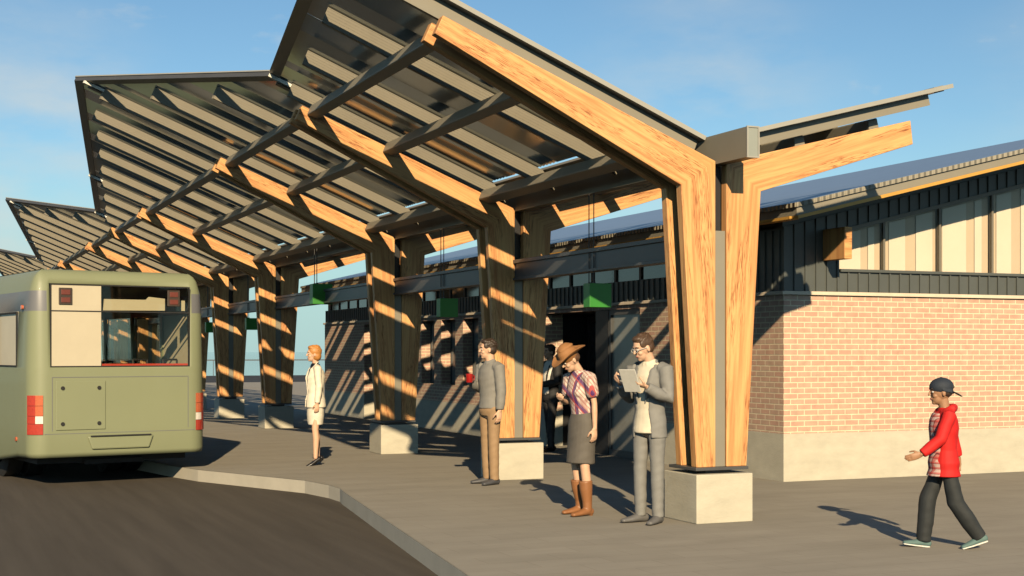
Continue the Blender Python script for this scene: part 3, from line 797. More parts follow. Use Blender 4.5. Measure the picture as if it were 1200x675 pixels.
    for y in (2.3, 6.9):
        for x in ((-.86, .86) if y > 3 else (-.86, -.56, .56, .86)):
            n = 28; m = MB(); hwid = .13
            prof = [(-hwid, .26), (-hwid, .40), (-hwid + .03, .455), (hwid - .03, .455), (hwid, .40), (hwid, .26)]
            for k in range(n):
                a0, a1 = 6.28319 * k / n, 6.28319 * (k + 1) / n
                for (xa, ra), (xb, rb) in zip(prof[:-1], prof[1:]):
                    m.poly([(x + xa, y + ra * math.cos(a0), .455 + ra * math.sin(a0)), (x + xb, y + rb * math.cos(a0), .455 + rb * math.sin(a0)),
                            (x + xb, y + rb * math.cos(a1), .455 + rb * math.sin(a1)), (x + xa, y + ra * math.cos(a1), .455 + ra * math.sin(a1))])
            w = m.build('wheel', MAT['rubber'], r, smooth=True); fixn(w)
            m = MB(); m.tube((x - .06, y, .455), (x + .06, y, .455), .265, 24); m.build('rim', MAT['dark_steel'], w)
    return r
make_bus()

# ------------------------------------------------------------------ people
def btube(bm, pts, rad, side=V((0, 1, 0)), n=14, caps=True):
    pts = [V(p) for p in pts]; rad = [(q, q) if isinstance(q, (int, float)) else q for q in rad]
    T = []
    for i in range(len(pts)):
        a = pts[max(i - 1, 0)]; c = pts[min(i + 1, len(pts) - 1)]; T.append((c - a).normalized())
    if caps:     # rounded ends
        P0, P1 = pts[0], pts[-1]; r0, r1 = rad[0], rad[-1]
        m0, m1 = min(r0), min(r1)
        pts = [P0 - T[0] * m0 * .75, P0 - T[0] * m0 * .45] + pts + [P1 + T[-1] * m1 * .45, P1 + T[-1] * m1 * .75]
        rad = [(r0[0] * .35, r0[1] * .35), (r0[0] * .8, r0[1] * .8)] + rad + [(r1[0] * .8, r1[1] * .8), (r1[0] * .35, r1[1] * .35)]
        T = [T[0], T[0]] + T + [T[-1], T[-1]]
    rings = []
    for p, (a, b_), t in zip(pts, rad, T):
        s = side - t * side.dot(t)
        if s.length < 1e-3: s = t.orthogonal()
        s.normalize(); o = t.cross(s)
        rings.append([bm.verts.new(p + s * a * math.cos(6.28319 * k / n) + o * b_ * math.sin(6.28319 * k / n)) for k in range(n)])
    for r0, r1 in zip(rings[:-1], rings[1:]):
        for k in range(n): bm.faces.new((r0[k], r0[(k + 1) % n], r1[(k + 1) % n], r1[k]))
    bm.faces.new(list(reversed(rings[0]))); bm.faces.new(rings[-1])

def bshell(bm, pts, rad, gaps, th=.012, n=26):
    """C-shaped garment wall, open at the front (+x) by a half angle per ring"""
    O, I = [], []
    for p, (a, b_), g_ in zip(pts, rad, gaps):
        ro, ri = [], []
        for k in range(n + 1):
            an = g_ + (6.28319 - 2 * g_) * k / n
            d = V((b_ * math.cos(an), a * math.sin(an), 0)); dn = V((math.cos(an), math.sin(an), 0))
            ro.append(bm.verts.new(V(p) + d)); ri.append(bm.verts.new(V(p) + d - dn * th))
        O.append(ro); I.append(ri)
    m = len(O)
    for i in range(m - 1):
        for k in range(n):
            bm.faces.new((O[i][k], O[i][k + 1], O[i + 1][k + 1], O[i + 1][k])); bm.faces.new((I[i][k + 1], I[i][k], I[i + 1][k], I[i + 1][k + 1]))
        bm.faces.new((I[i][0], O[i][0], O[i + 1][0], I[i + 1][0])); bm.faces.new((O[i][n], I[i][n], I[i + 1][n], O[i + 1][n]))
    for k in range(n):
        bm.faces.new((I[0][k], I[0][k + 1], O[0][k + 1], O[0][k])); bm.faces.new((O[-1][k], O[-1][k + 1], I[-1][k + 1], I[-1][k]))

def bball(bm, c, r, M3=None, sub=2):
    ret = bmesh.ops.create_icosphere(bm, subdivisions=sub, radius=1.0)
    for v in ret['verts']:
        p = V((v.co.x * r[0], v.co.y * r[1], v.co.z * r[2]))
        v.co = V(c) + (M3 @ p if M3 is not None else p)

def fuse(name, bm, mat, parent, vox=.007, smooth=4, S=1.0, wrinkle=0.0, wscale=14.0):
    """fuse overlapping closed pieces into one continuous smooth surface"""
    if S != 1.0: bmesh.ops.scale(bm, vec=(S, S, S), verts=bm.verts)
    bmesh.ops.recalc_face_normals(bm, faces=bm.faces)
    me = bpy.data.meshes.new(name + '_tmp'); bm.to_mesh(me); bm.free()
    o = bpy.data.objects.new(name, me); COL.objects.link(o)
    rm = o.modifiers.new('r', 'REMESH'); rm.mode = 'VOXEL'; rm.voxel_size = vox * S; rm.use_smooth_shade = True
    if smooth:
        sm = o.modifiers.new('s', 'SMOOTH'); sm.factor = .5; sm.iterations = smooth
    dg = bpy.context.evaluated_depsgraph_get(); dg.update()
    nm = bpy.data.meshes.new_from_object(o.evaluated_get(dg)); nm.name = name
    o.modifiers.clear(); o.data = nm; bpy.data.meshes.remove(me)
    nm.materials.clear(); nm.materials.append(mat)
    if wrinkle:
        nv = [v.normal.copy() for v in nm.vertices]
        for v, nn in zip(nm.vertices, nv):
            c = v.co
            w = noise.noise(V((c.x * 6 + c.z * 5, c.y * 6, c.z * 17 - c.y * 6))) + .6 * noise.noise(V((c.x * 9, c.y * 9 + c.z * 3, c.z * 5)))
            v.co = c + nn * w * wrinkle
    for p in nm.polygons: p.use_smooth = True
    o.parent = parent
    return o

def limb(a, d, L): return V(a) + V(d).normalized() * L
def hand(bm, w, d, nrm, left, curl=(.35, .45, .3), spread=.0, k=1.0):
    d = V(d).normalized(); nrm = V(nrm); nrm = (nrm - d * nrm.dot(d)).normalized()
    t = d.cross(nrm); t = -t if left else t
    w = V(w)
    btube(bm, [w - d * .01, w + d * .03 * k, w + d * .07 * k, w + d * .092 * k], [(.027, .018), (.036 * k, .016), (.041 * k, .015), (.039 * k, .012)], side=t, n=12)
    for off, ln in ((.030, .070), (.010, .079), (-.010, .073), (-.029, .056)):
        p = w + d * (.090 - abs(off - .005) * .12) * k + t * off * k; pts = [p - d * .02]; ang = 0
        for c, fr in zip(curl, (.46, .30, .24)):
            pts.append(p); ang += c
            dd = d * math.cos(ang) + nrm * math.sin(ang) + t * off * spread * 6
            p = p + dd.normalized() * ln * fr * k
        pts.append(p)
        btube(bm, pts, [.0095, .0092, .0085, .0078, .0068], side=t, n=8)
    b0 = w + d * .022 * k + t * .026 * k
    c_ = curl[0]
    p1 = b0 + (d * .62 + t * .62 + nrm * .42).normalized() * .040 * k
    p2 = p1 + (d * .85 + t * .12 + nrm * (.45 + c_ * .4)).normalized() * .032 * k
    p3 = p2 + (d * .85 - t * .08 + nrm * (.5 + c_ * .5)).normalized() * .024 * k
    btube(bm, [b0 - d * .012, b0, p1, p2, p3], [.014, .0135, .0115, .010, .008], side=t, n=8)

def mk(name, col, **kw):
    return M(name, col, kw.pop('rough', .75), kw.pop('var', .06), kw.pop('scale', 18), **kw)

SKIN = {}
def skin(c):
    if c not in SKIN: SKIN[c] = M('skin', c, .5, .06, 25, spec=.4)
    return SKIN[c]
EYEW = M('eye_white', (.62, .58, .54), .3, .02, 5); EYED = M('dark_iris', (.03, .018, .012), .2, .1, 5)
LIP = M('lips', (.42, .16, .12), .45, .06, 30)

def person(label, cat, loc, face, S, sp):
    """local frame: facing +x, left +y. Heights are for a 1.80 m figure, scaled by S."""
    r = empty('person', loc, label, cat, None, R(face))
    fem = sp.get('female', False); lean = sp.get('lean', 0.0)
    waist = V((0, 0, 1.06))
    def up(p):   # bend of the torso about the waist
        p = V(p)
        if p.z <= waist.z: return p
        q = p - waist; c, s = math.cos(lean), math.sin(lean)
        return waist + V((q.x * c + q.z * s, q.y, -q.x * s + q.z * c))
    sw = sp.get('sw', .17 if fem else .192)
    sh = {1: up((0, sw, 1.44)), -1: up((0, -sw, 1.44))}
    arms = {}
    for s in (1, -1):
        u, f = sp['arm'][s]
        el = limb(sh[s], u, .285); wr = limb(el, f, .255); arms[s] = (sh[s], el, wr)
    hipw = .088
    legs = {}
    for s in (1, -1):
        th, kn, yaw = sp['leg'][s]       # thigh pitch forward, knee flexion, foot yaw (outwards +)
        hp = V((0, s * hipw, .93)); out = sp.get('splay', .02)
        dk = V((math.sin(th), s * out, -math.cos(th))); k = limb(hp, dk, .425)
        da = V((math.sin(th - kn), s * out * .3, -math.cos(th - kn))); an = limb(k, da, .42); legs[s] = (hp, k, an, yaw)
    drop = min(l[2].z for l in legs.values()) - .085 - sp.get('raise', 0.0)
    r.location.z -= drop * S
    for d_ in (legs,):
        pass
    base = empty  # noqa
    dz = V((0, 0, 0))
    # --- head frame
    neck = up((.0, 0, 1.50)); hd = sp.get('head', (0, 0))        # (pitch down, yaw left)
    Hm = (Matrix.Rotation(hd[1], 3, 'Z') @ Matrix.Rotation(hd[0] + lean * .6, 3, 'Y'))
    hc = neck + Hm @ V((.028, 0, .155))
    HS = sp.get('hs', 1.0); Hm = Hm @ Matrix.Scale(HS, 3); hc = neck + Hm @ V((.028, 0, .150))
    def h(p): return hc + Hm @ V(p)
    SK = skin(sp.get('skin', (.56, .34, .22)))
    bm = bmesh.new()
    # torso
    tw = sp.get('girth', 1.0)
    if fem: tor = [(.86, .135, .095), (.93, .155, .108), (1.06, .118, .090), (1.18, .122, .096), (1.29, .136, .108), (1.38, .142, .090), (1.45, .125, .06)]
    else: tor = [(.86, .14, .09), (.93, .148, .10), (1.06, .135, .095), (1.18, .145, .10), (1.29, .162, .11), (1.38, .168, .098), (1.455, .14, .065)]
    btube(bm, [up((0, 0, z)) for z, a, c in tor], [(a * tw, c * tw) for z, a, c in tor], n=20)
    nr = .047 if fem else .056
    btube(bm, [up((-.005, 0, 1.43)), neck, h((-.022, 0, -.09)), h((-.015, 0, -.02))], [nr + .012, nr, nr, nr], n=14)
    # skull, jaw, face
    bball(bm, h((-.006, 0, .018)), (.098, .076, .104), Hm, 3)
    bball(bm, h((.030, 0, -.052)), (.058, .052, .066), Hm, 3)
    bball(bm, h((.058, 0, -.095)), (.026, .026, .020), Hm, 2)
    btube(bm, [h((.080, 0, .022)), h((.098, 0, -.005)), h((.106, 0, -.026))], [(.008, .009), (.010, .011), (.014, .012)], n=10)
    bball(bm, h((.081, 0, .031)), (.014, .048, .010), Hm)
    for s in (1, -1):
        bball(bm, h((-.008, s * .079, -.012)), (.018, .009, .030), Hm)
        bball(bm, h((.058, s * .034, -.034)), (.026, .022, .022), Hm)
    bball(bm, h((.083, 0, -.058)), (.012, .022, .010), Hm)
    for s in (1, -1):
        a, e, w = arms[s]
        btube(bm, [a + V((0, -s * .03, .0)), a, a.lerp(e, .4), e, e.lerp(w, .3), w], [.045, .049 if not fem else .040, .043 if not fem else .036, .035 if not fem else .030, .036 if not fem else .031, (.025, .021)], n=12)
        hd_, hn, hcurl = sp['hand'][s]
        hand(bm, w, hd_, hn, s > 0, hcurl, k=.92 if fem else 1.0)
        hp, k, an, yaw = legs[s]
        lr = [.078, .070, .050, .049, .032] if fem else [.078, .068, .050, .050, .036]
        btube(bm, [hp + dz, hp.lerp(k, .4) + dz, k + dz, k.lerp(an, .32) + dz + V((-.012, 0, 0)), an + dz], lr, n=14)
        fy = Matrix.Rotation(s * yaw, 3, 'Z'); fp = sp.get('foot', {}).get(s, 0.0)
        fm = fy @ Matrix.Rotation(fp, 3, 'Y')
        a_ = an + dz
        btube(bm, [a_ + fm @ V((-.042, 0, -.045)), a_ + fm @ V((.03, 0, -.045)), a_ + fm @ V((.10, 0, -.064)), a_ + fm @ V((.135, 0, -.069))], [(.025, .026), (.029, .026), (.028, .012), (.020, .008)], n=12)
    fuse('body', bm, SK, r, .0062, 2, S)
    # --- eyes, brows, lips
    for s in (1, -1):
        bm = bmesh.new(); bball(bm, h((.078, s * .031, .002)), (.012, .014, .0095), Hm); bmesh.ops.scale(bm, vec=(S,) * 3, verts=bm.verts)
        me = bpy.data.meshes.new('eye'); bm.to_mesh(me); bm.free(); me.materials.append(EYEW); o = bpy.data.objects.new('eye', me); COL.objects.link(o); o.parent = r
        bm = bmesh.new(); bball(bm, h((.0868, s * .031, .001)), (.005, .0066, .0068), Hm); bmesh.ops.scale(bm, vec=(S,) * 3, verts=bm.verts)
        me = bpy.data.meshes.new('iris'); bm.to_mesh(me); bm.free(); me.materials.append(EYED); i_ = bpy.data.objects.new('iris', me); COL.objects.link(i_); i_.parent = o
        if sp.get('hair'):
            bm = bmesh.new(); btube(bm, [h((.090, s * .014, .024)), h((.090, s * .032, .030)), h((.076, s * .050, .024))], [.0045, .005, .003], side=V((0, 0, 1)), n=8); bmesh.ops.scale(bm, vec=(S,) * 3, verts=bm.verts)
            me = bpy.data.meshes.new('eyebrow'); bm.to_mesh(me); bm.free(); me.materials.append(sp['hair'][0]); o = bpy.data.objects.new('eyebrow', me); COL.objects.link(o); o.parent = r
    bm = bmesh.new(); bball(bm, h((.0885, 0, -.061)), (.009, .023, .0085), Hm); bmesh.ops.scale(bm, vec=(S,) * 3, verts=bm.verts)
    me = bpy.data.meshes.new('lips'); bm.to_mesh(me); bm.free(); me.materials.append(LIP); o = bpy.data.objects.new('lips', me); COL.objects.link(o); o.parent = r
    # --- hair
    if sp.get('hair'):
        hm, style = sp['hair']
        bm = bmesh.new(); rnd = random.Random(len(label))
        if style == 'short':
            bball(bm, h((-.020, 0, .046)), (.098, .081, .090), Hm, 3); bball(bm, h((-.040, 0, .0)), (.072, .079, .075), Hm, 3)
            bball(bm, h((.035, 0, .098)), (.05, .060, .032), Hm, 3)
            for s in (1, -1): bball(bm, h((.022, s * .066, .045)), (.040, .014, .042), Hm)
        elif style == 'bob':
            bball(bm, h((-.022, 0, .038)), (.106, .090, .100), Hm, 3); bball(bm, h((-.045, 0, -.03)), (.075, .088, .085), Hm, 3); bball(bm, h((.03, 0, .098)), (.056, .066, .034), Hm, 3)
        elif style == 'long':
            bball(bm, h((-.022, 0, .038)), (.104, .088, .100), Hm, 3); btube(bm, [h((-.07, 0, .02)), h((-.085, 0, -.08)), h((-.085, 0, -.17))], [(.07, .045), (.065, .035), (.04, .02)], n=12)
        elif style == 'under_cap':
            bball(bm, h((-.035, 0, .0)), (.078, .080, .062), Hm, 3)
        for k in range(46 if style != 'under_cap' else 12):
            a = rnd.uniform(0, 6.28); e = rnd.uniform(.1, 1.3)
            q = V((math.cos(a) * math.cos(e) * .094 - .022, math.sin(a) * math.cos(e) * .080, math.sin(e) * .092 + .042))
            if style == 'under_cap': q.z = min(q.z, .04)
            if q.x > .05 and q.z < .075: continue
            bball(bm, h(q), (rnd.uniform(.012, .024), rnd.uniform(.010, .016), rnd.uniform(.010, .018)), Hm, 1)
        fuse('hair', bm, hm, r, .0065, 2, S)
    # --- clothes
    for g_ in sp['clothes']:
        kind = g_[0]; nm = g_[1]; mat = g_[2]; kw = g_[3] if len(g_) > 3 else {}
        bm = bmesh.new(); wr_, ws_ = kw.get('wrinkle', .0042), kw.get('wscale', 9)
        ex = kw.get('ease', .012)
        if kind == 'top':       # closed garment: torso + sleeves
            z0 = kw.get('hem', .90); sl2 = kw.get('sleeve', .93)
            T_ = [t for t in tor if t[0] > z0 + .03]
            zs = [(z0, kw.get('hemw', .165), kw.get('hemd', .118))] + [(z, a * tw + ex + kw.get('hip', 0) * (z < 1.0), c * tw + ex + kw.get('hip', 0) * (z < 1.0)) for z, a, c in T_]
            btube(bm, [up((0, 0, z)) for z, a, c in zs], [(a, c) for z, a, c in zs], n=22, caps=False)
            btube(bm, [up((0, 0, 1.42)), up((0, 0, 1.455)), up((-.004, 0, 1.485)), up((-.006, 0, 1.505))], [(.150 if not fem else .132, .080), (.140 if not fem else .118, .076), (.108 if not fem else .09, .068), (.070, .058)], n=22, caps=False)
            if kw.get('collar'): btube(bm, [up((-.008, 0, 1.43)), up((-.006, 0, 1.465)), up((-.002, 0, 1.49)), up((.002, 0, 1.518))], [(nr + .070, nr + .030), (nr + .040, nr + .026), nr + .016, nr + .013], n=18, caps=False)
            if fem:
                for s in (1, -1): bball(bm, up((.072, s * .062, 1.28)), (.052, .056, .056))
        if kind == 'top' and kw.get('collar') and not fem:
            for s in (1, -1): btube(bm, [up((-.03, s * .060, 1.520)), up((.030, s * .052, 1.508)), up((.070, s * .022, 1.470))], [(.018, .006), (.020, .006), (.014, .005)], side=V((0, 0, 1)), n=8)
        if kind in ('jacket',):
            z0 = kw.get('hem', .86); sl2 = .96
            zz = [z0, .95, 1.06, 1.18, 1.29, 1.38, 1.44, 1.482]
            wa = kw.get('wa', [.180, .174, .154, .162, .178, .183, .164, .128]); wb = kw.get('wb', [.134, .128, .116, .122, .130, .116, .096, .082])
            gp = kw.get('gap', [.55, .50, .40, .42, .50, .60, .75, .9])
            bshell(bm, [up((0, 0, z)) for z in zz], list(zip(wa, wb)), gp, .016)
            for s in (1, -1):   # lapels and collar
                btube(bm, [up((.122, s * .045, 1.12)), up((.125, s * .075, 1.28)), up((.085, s * .085, 1.42)), up((-.01, s * .075, 1.515))], [(.012, .006), (.028, .007), (.022, .008), (.018, .008)], side=V((0, 1, 0)), n=8)
            btube(bm, [up((-.01, .075, 1.515)), up((-.055, 0, 1.53)), up((-.01, -.075, 1.515))], [(.018, .008)] * 3, side=V((0, 0, 1)), n=8)
        if kind in ('top', 'jacket'):
            for s in (() if kw.get('nosleeve') else (1, -1)):
                a, e, w = arms[s]; k = min(ex, .016) + .005
                up_r, el_r, wr_r = (.052 if not fem else .042) + k, (.040 if not fem else .033) + k, (.028 if not fem else .024) + k
                if kw.get('short'):
                    m_ = a.lerp(e, .62); btube(bm, [a + V((0, -s * .05, .0)), a, m_], [up_r + .004, up_r + .004, up_r + .006], n=14, caps=True)
                else:
                    ww = e.lerp(w, sl2)
                    btube(bm, [a + V((0, -s * .05, .0)), a, a.lerp(e, .5), e, e.lerp(w, .45), ww], [up_r, up_r, up_r - .006, el_r + .004, el_r, wr_r], n=14, caps=False)
            if kw.get('hood'): btube(bm, [up((.05, .10, 1.46)), up((-.05, .11, 1.50)), up((-.10, 0, 1.50)), up((-.05, -.11, 1.50)), up((.05, -.10, 1.46))], [.03, .042, .05, .042, .03], side=V((0, 0, 1)), n=12)
        if kind == 'panel':     # front panel of a hoodie
            z0 = .83
            for s in (1,):
                btube(bm, [up((.020, 0, z)) for z in (.790, .86, .93, 1.06, 1.18, 1.29, 1.38, 1.45)], [(.180, .165), (.172, .140), (.176, .148), (.145, .126), (.152, .131), (.165, .140), (.165, .130), (.13, .10)], n=24, caps=False)
        if kind == 'trousers':
            fl_ = kw.get('flare', 1.0)
            btube(bm, [V((0, 0, z)) for z in (kw.get('top', 1.04), .98, .90, .84)], [(.140, .100), (.160, .112), (.170, .120), (.150, .105)], n=20, caps=False)
            for s in (1, -1):
                hp, k, an, yaw = legs[s]
                btube(bm, [hp + dz * .5 + V((0, 0, .02)), hp.lerp(k, .35) + dz, k + dz, k.lerp(an, .4) + dz, k.lerp(an, 1.06) + dz], [.088, .080, .063 * fl_, .062 * fl_, .054 * fl_], n=16, caps=False)
        if kind == 'skirt':
            z0 = kw.get('hem', .55); kx = (legs[1][1].x + legs[-1][1].x) / 2
            btube(bm, [V((0, 0, 1.09)), V((0, 0, .98)), V((0, 0, .88)), V((kx * .6, 0, .72)), V((kx, 0, z0))], [(.126, .098), (.165, .122), (.176, .132), (.170, .128), (kw.get('hw', .150), kw.get('hd', .118))], n=22, caps=False)
        if kind == 'shoes' or kind == 'boots':
            for s in (1, -1):
                hp, k, an, yaw = legs[s]; a_ = an + dz
                fy = Matrix.Rotation(s * yaw, 3, 'Z'); fp = sp.get('foot', {}).get(s, 0.0); fm = fy @ Matrix.Rotation(fp, 3, 'Y')
                b2 = bmesh.new()
                if kw.get('heel'):
                    btube(b2, [a_ + fm @ V((-.055, 0, -.035)), a_ + fm @ V((.01, 0, -.045)), a_ + fm @ V((.10, 0, -.072)), a_ + fm @ V((.185, 0, -.078))], [(.038, .040), (.040, .030), (.044, .028), (.030, .016)], n=14)
                    btube(b2, [a_ + fm @ V((-.055, 0, -.04)), a_ + fm @ V((-.058, 0, -.083))], [.016, .009], n=8)
                else:
                    btube(b2, [a_ + fm @ V((-.060, 0, -.045)), a_ + fm @ V((.0, 0, -.035)), a_ + fm @ V((.10, 0, -.052)), a_ + fm @ V((.20, 0, -.062))], [(.036, .040), (.042, .046), (.046, .030), (.034, .020)], n=16)
                if kind == 'boots':
                    btube(b2, [a_ + V((-.008, 0, -.03)), a_ + V((-.004, 0, .06)), a_.lerp(k + dz, .45), a_.lerp(k + dz, .66)], [(.046, .048), (.050, .052), (.066, .068), (.070, .074)], n=16, caps=False)
                    btube(b2, [a_ + fm @ V((-.05, 0, -.05)), a_ + fm @ V((-.05, 0, -.083))], [.030, .026], n=10)
                o = fuse(nm, b2, mat, r, .007, 3, S)
                if kw.get('sole'):
                    b2 = bmesh.new()
                    btube(b2, [a_ + fm @ V((-.065, 0, -.078)), a_ + fm @ V((.0, 0, -.078)), a_ + fm @ V((.10, 0, -.078)), a_ + fm @ V((.205, 0, -.076))], [(.044, .012), (.048, .012), (.052, .012), (.040, .011)], n=14)
                    so = fuse('sole', b2, kw['sole'], r, .006, 1, S); so.parent = o
            bm.free(); continue
        if kind == 'hat':
            hh = Hm @ Matrix.Rotation(R(-4), 3, 'Y')
            def q(p): return hc + Hm @ (V((-.006, 0, .055)) + (Matrix.Rotation(R(3), 3, 'Y') @ V(p)))
            # crown with a crease, wide brim curled up at the sides
            for (dx, dy) in ((0, 0),):
                btube(bm, [q((0, 0, -.01)), q((0, 0, .04)), q((-.005, 0, .075))], [(.096, .116), (.090, .108), (.072, .092)], n=20)
            for s in (1, -1): bball(bm, q((-.005, s * .034, .082)), (.092, .044, .030), Hm)
            rings = []
            for rr, zz_ in ((.85, .0), (1.3, -.004), (1.62, .0), (1.80, .004)):
                row = []
                for k in range(32):
                    a = 6.28319 * k / 32; cx, cy = math.cos(a), math.sin(a)
                    curl = (rr - .85) ** 1.6 * .042 * abs(cy) ** 2.2 - (rr - .85) * .022 * abs(cx) ** 2
                    row.append(q((cx * .116 * rr, cy * .094 * rr * (1 if abs(cy) < .5 else .97), zz_ + curl)))
                rings.append(row)
            top = [[bm.verts.new(p + Hm @ V((0, 0, .006))) for p in row] for row in rings]; bot = [[bm.verts.new(p - Hm @ V((0, 0, .006))) for p in row] for row in rings]
            for i in range(3):
                for k in range(32):
                    j = (k + 1) % 32
                    bm.faces.new((top[i][k], top[i + 1][k], top[i + 1][j], top[i][j])); bm.faces.new((bot[i][j], bot[i + 1][j], bot[i + 1][k], bot[i][k]))
            for k in range(32):
                j = (k + 1) % 32
                bm.faces.new((top[3][k], bot[3][k], bot[3][j], top[3][j])); bm.faces.new((top[0][j], bot[0][j], bot[0][k], top[0][k]))
            fuse(nm, bm, mat, r, .006, 3, S); continue
        if kind == 'cap':       # worn backwards
            bball(bm, h((-.012, 0, .045)), (.110, .092, .084), Hm, 3)
            btube(bm, [h((.0, .088, .02)), h((-.08, .075, .0)), h((-.118, 0, -.012)), h((-.08, -.075, .0)), h((.0, -.088, .02))], [(.02, .007)] * 5, side=V((0, 0, 1)), n=8)
            bball(bm, h((-.012, 0, .128)), (.012, .012, .006), Hm)
            o = fuse(nm, bm, mat, r, .006, 3, S)
            bm = bmesh.new(); btube(bm, [h((-.10, 0, .0)), h((-.145, 0, -.022)), h((-.19, 0, -.052))], [(.075, .007), (.072, .006), (.045, .005)], n=14)
            v = fuse('visor', bm, kw['visor'], r, .005, 2, S); v.parent = o; continue
        if kind == 'glasses':
            for s in (1, -1):
                c = h((.098, s * .033, .0)); pts = [c + Hm @ V((0, .024 * math.cos(a), .018 * math.sin(a))) for a in [6.28319 * k / 16 for k in range(17)]]
                btube(bm, pts, [.0028] * 17, side=Hm @ V((1, 0, 0)), n=6, caps=False)
                btube(bm, [h((.097, s * .056, .005)), h((.04, s * .080, .006)), h((-.012, s * .083, .0))], [.0026] * 3, side=V((0, 0, 1)), n=6)
            btube(bm, [h((.099, .012, .003)), h((.101, 0, .006)), h((.099, -.012, .003))], [.0026] * 3, side=V((0, 0, 1)), n=6)
            bmesh.ops.scale(bm, vec=(S,) * 3, verts=bm.verts); me = bpy.data.meshes.new(nm); bm.to_mesh(me); bm.free(); me.materials.append(mat)
            o = bpy.data.objects.new(nm, me); COL.objects.link(o); o.parent = r; continue
        fuse(nm, bm, mat, r, kw.get('vox', .009), kw.get('smooth', 4), S, wr_, ws_)
    r['_'] = 0; del r['_']
    info = dict(root=r, arms=arms, S=S)
    return info
def wpt(inf, p):
    """point of the figure's local frame in the world"""
    r = inf['root']; return V(r.location) + Matrix.Rotation(r.rotation_euler.z, 3, 'Z') @ (V(p) * inf['S'])

relax = (.30, .40, .25); grip = (.75, .9, .5)
LIGHT = (.62, .38, .25)
def hang(s, fwd=.06, out=.10, bend=.22):
    return (V((fwd, s * out, -1)), V((fwd + bend, s * out * .2, -1)))

# 1 far woman in cream suit
cream = mk('cream_suit_cloth', (.72, .65, .52))
hairg = mk('ginger_hair', (.46, .20, .055), rough=.5, var=.25, scale=60)
blk = mk('black_leather', (.012, .011, .012), rough=.3)
w1 = person('woman in a cream suit with ginger hair and black heels, standing near the bus', 'person',
    (5.16, 19.2, 0), 176, .93, dict(female=True, skin=LIGHT, hair=(hairg, 'bob'),
    arm={1: hang(1, -.05, .12, .16), -1: hang(-1, .02, .12, .14)},
    hand={1: (V((.08, 0, -1)), V((0, -1, 0)), relax), -1: (V((.10, 0, -1)), V((0, 1, 0)), relax)},
    leg={1: (.05, .06, .05), -1: (-.05, .03, .08)}, foot={1: .34, -1: .34}, **{'raise': .035},
    clothes=[('top', 'blouse', blk, dict(hem=.98, nosleeve=True, ease=.006, hemw=.12, hemd=.09)), ('skirt', 'skirt', cream, dict(hem=.58, hw=.145, hd=.115)),
             ('jacket', 'jacket', cream, dict(hem=.84, wa=[.192, .182, .152, .155, .168, .174, .152, .10], wb=[.160, .150, .124, .132, .152, .132, .09, .07], gap=[.35, .25, .15, .2, .35, .6, .8, 1.0])),
             ('shoes', 'shoe', blk, dict(heel=True))]))
# 2 man with mug
grey_knit = mk('grey_knit', (.215, .205, .185), bump=.15, bscale=300)
tanp = mk('brown_trouser_cloth', (.30, .19, .10))
dshoe = mk('dark_grey_shoe', (.07, .07, .075), rough=.5)
hdark = mk('dark_hair', (.040, .026, .018), rough=.5, var=.3, scale=60)
m1 = person('man in a grey top and brown trousers holding out a red mug', 'person',
    (6.36, 15.62, 0), 192, .985, dict(skin=LIGHT, hair=(hdark, 'short'), head=(.0, -.45),
    arm={1: hang(1, -.02, .13, .12), -1: (V((.06, -.16, -1)), V((.66, .34, .40)))},
    hand={1: (V((.10, -.03, -1)), V((0, -1, 0)), relax), -1: (V((.75, .55, .12)), V((-.55, .75, 0)), (.75, .75, .5))},
    leg={1: (.03, .05, .25), -1: (-.02, .02, .30)},
    clothes=[('top', 'jumper', grey_knit, dict(hem=.93, collar=True, ease=.020, hemw=.172, hemd=.128)), ('trousers', 'trousers', tanp, dict(flare=1.05)), ('shoes', 'shoe', dshoe)]))
redm = M('red_glaze', (.33, .010, .008), .25, .05, 5, coat=.3)
mw = wpt(m1, m1['arms'][-1][2] + V((.060, .092, .02)))
mg = empty('mug', mw - V((0, 0, .05)), 'glossy red mug held out by the man in the grey top', 'mug', None, R(192))
b = MB(); n = 24
for k in range(n):
    a0, a1 = 6.28319 * k / n, 6.28319 * (k + 1) / n
    for (ra, za), (rb, zb_) in (((.001, .0), (.038, .0)), ((.038, .0), (.041, .006)), ((.041, .006), (.042, .105)), ((.042, .105), (.037, .105)), ((.037, .105), (.036, .012)), ((.036, .012), (.001, .01))):
        b.poly([(ra * math.cos(a0), ra * math.sin(a0), za), (ra * math.cos(a1), ra * math.sin(a1), za), (rb * math.cos(a1), rb * math.sin(a1), zb_), (rb * math.cos(a0), rb * math.sin(a0), zb_)])
fixn(b.build('cup', redm, mg, smooth=True))
bm = bmesh.new(); btube(bm, [(-.038, 0, .085), (-.065, 0, .080), (-.072, 0, .055), (-.062, 0, .030), (-.038, 0, .024)], [.007] * 5, n=8)
me = bpy.data.meshes.new('handle'); bm.to_mesh(me); bm.free(); me.materials.append(redm); o = bpy.data.objects.new('handle', me); COL.objects.link(o); o.parent = mg

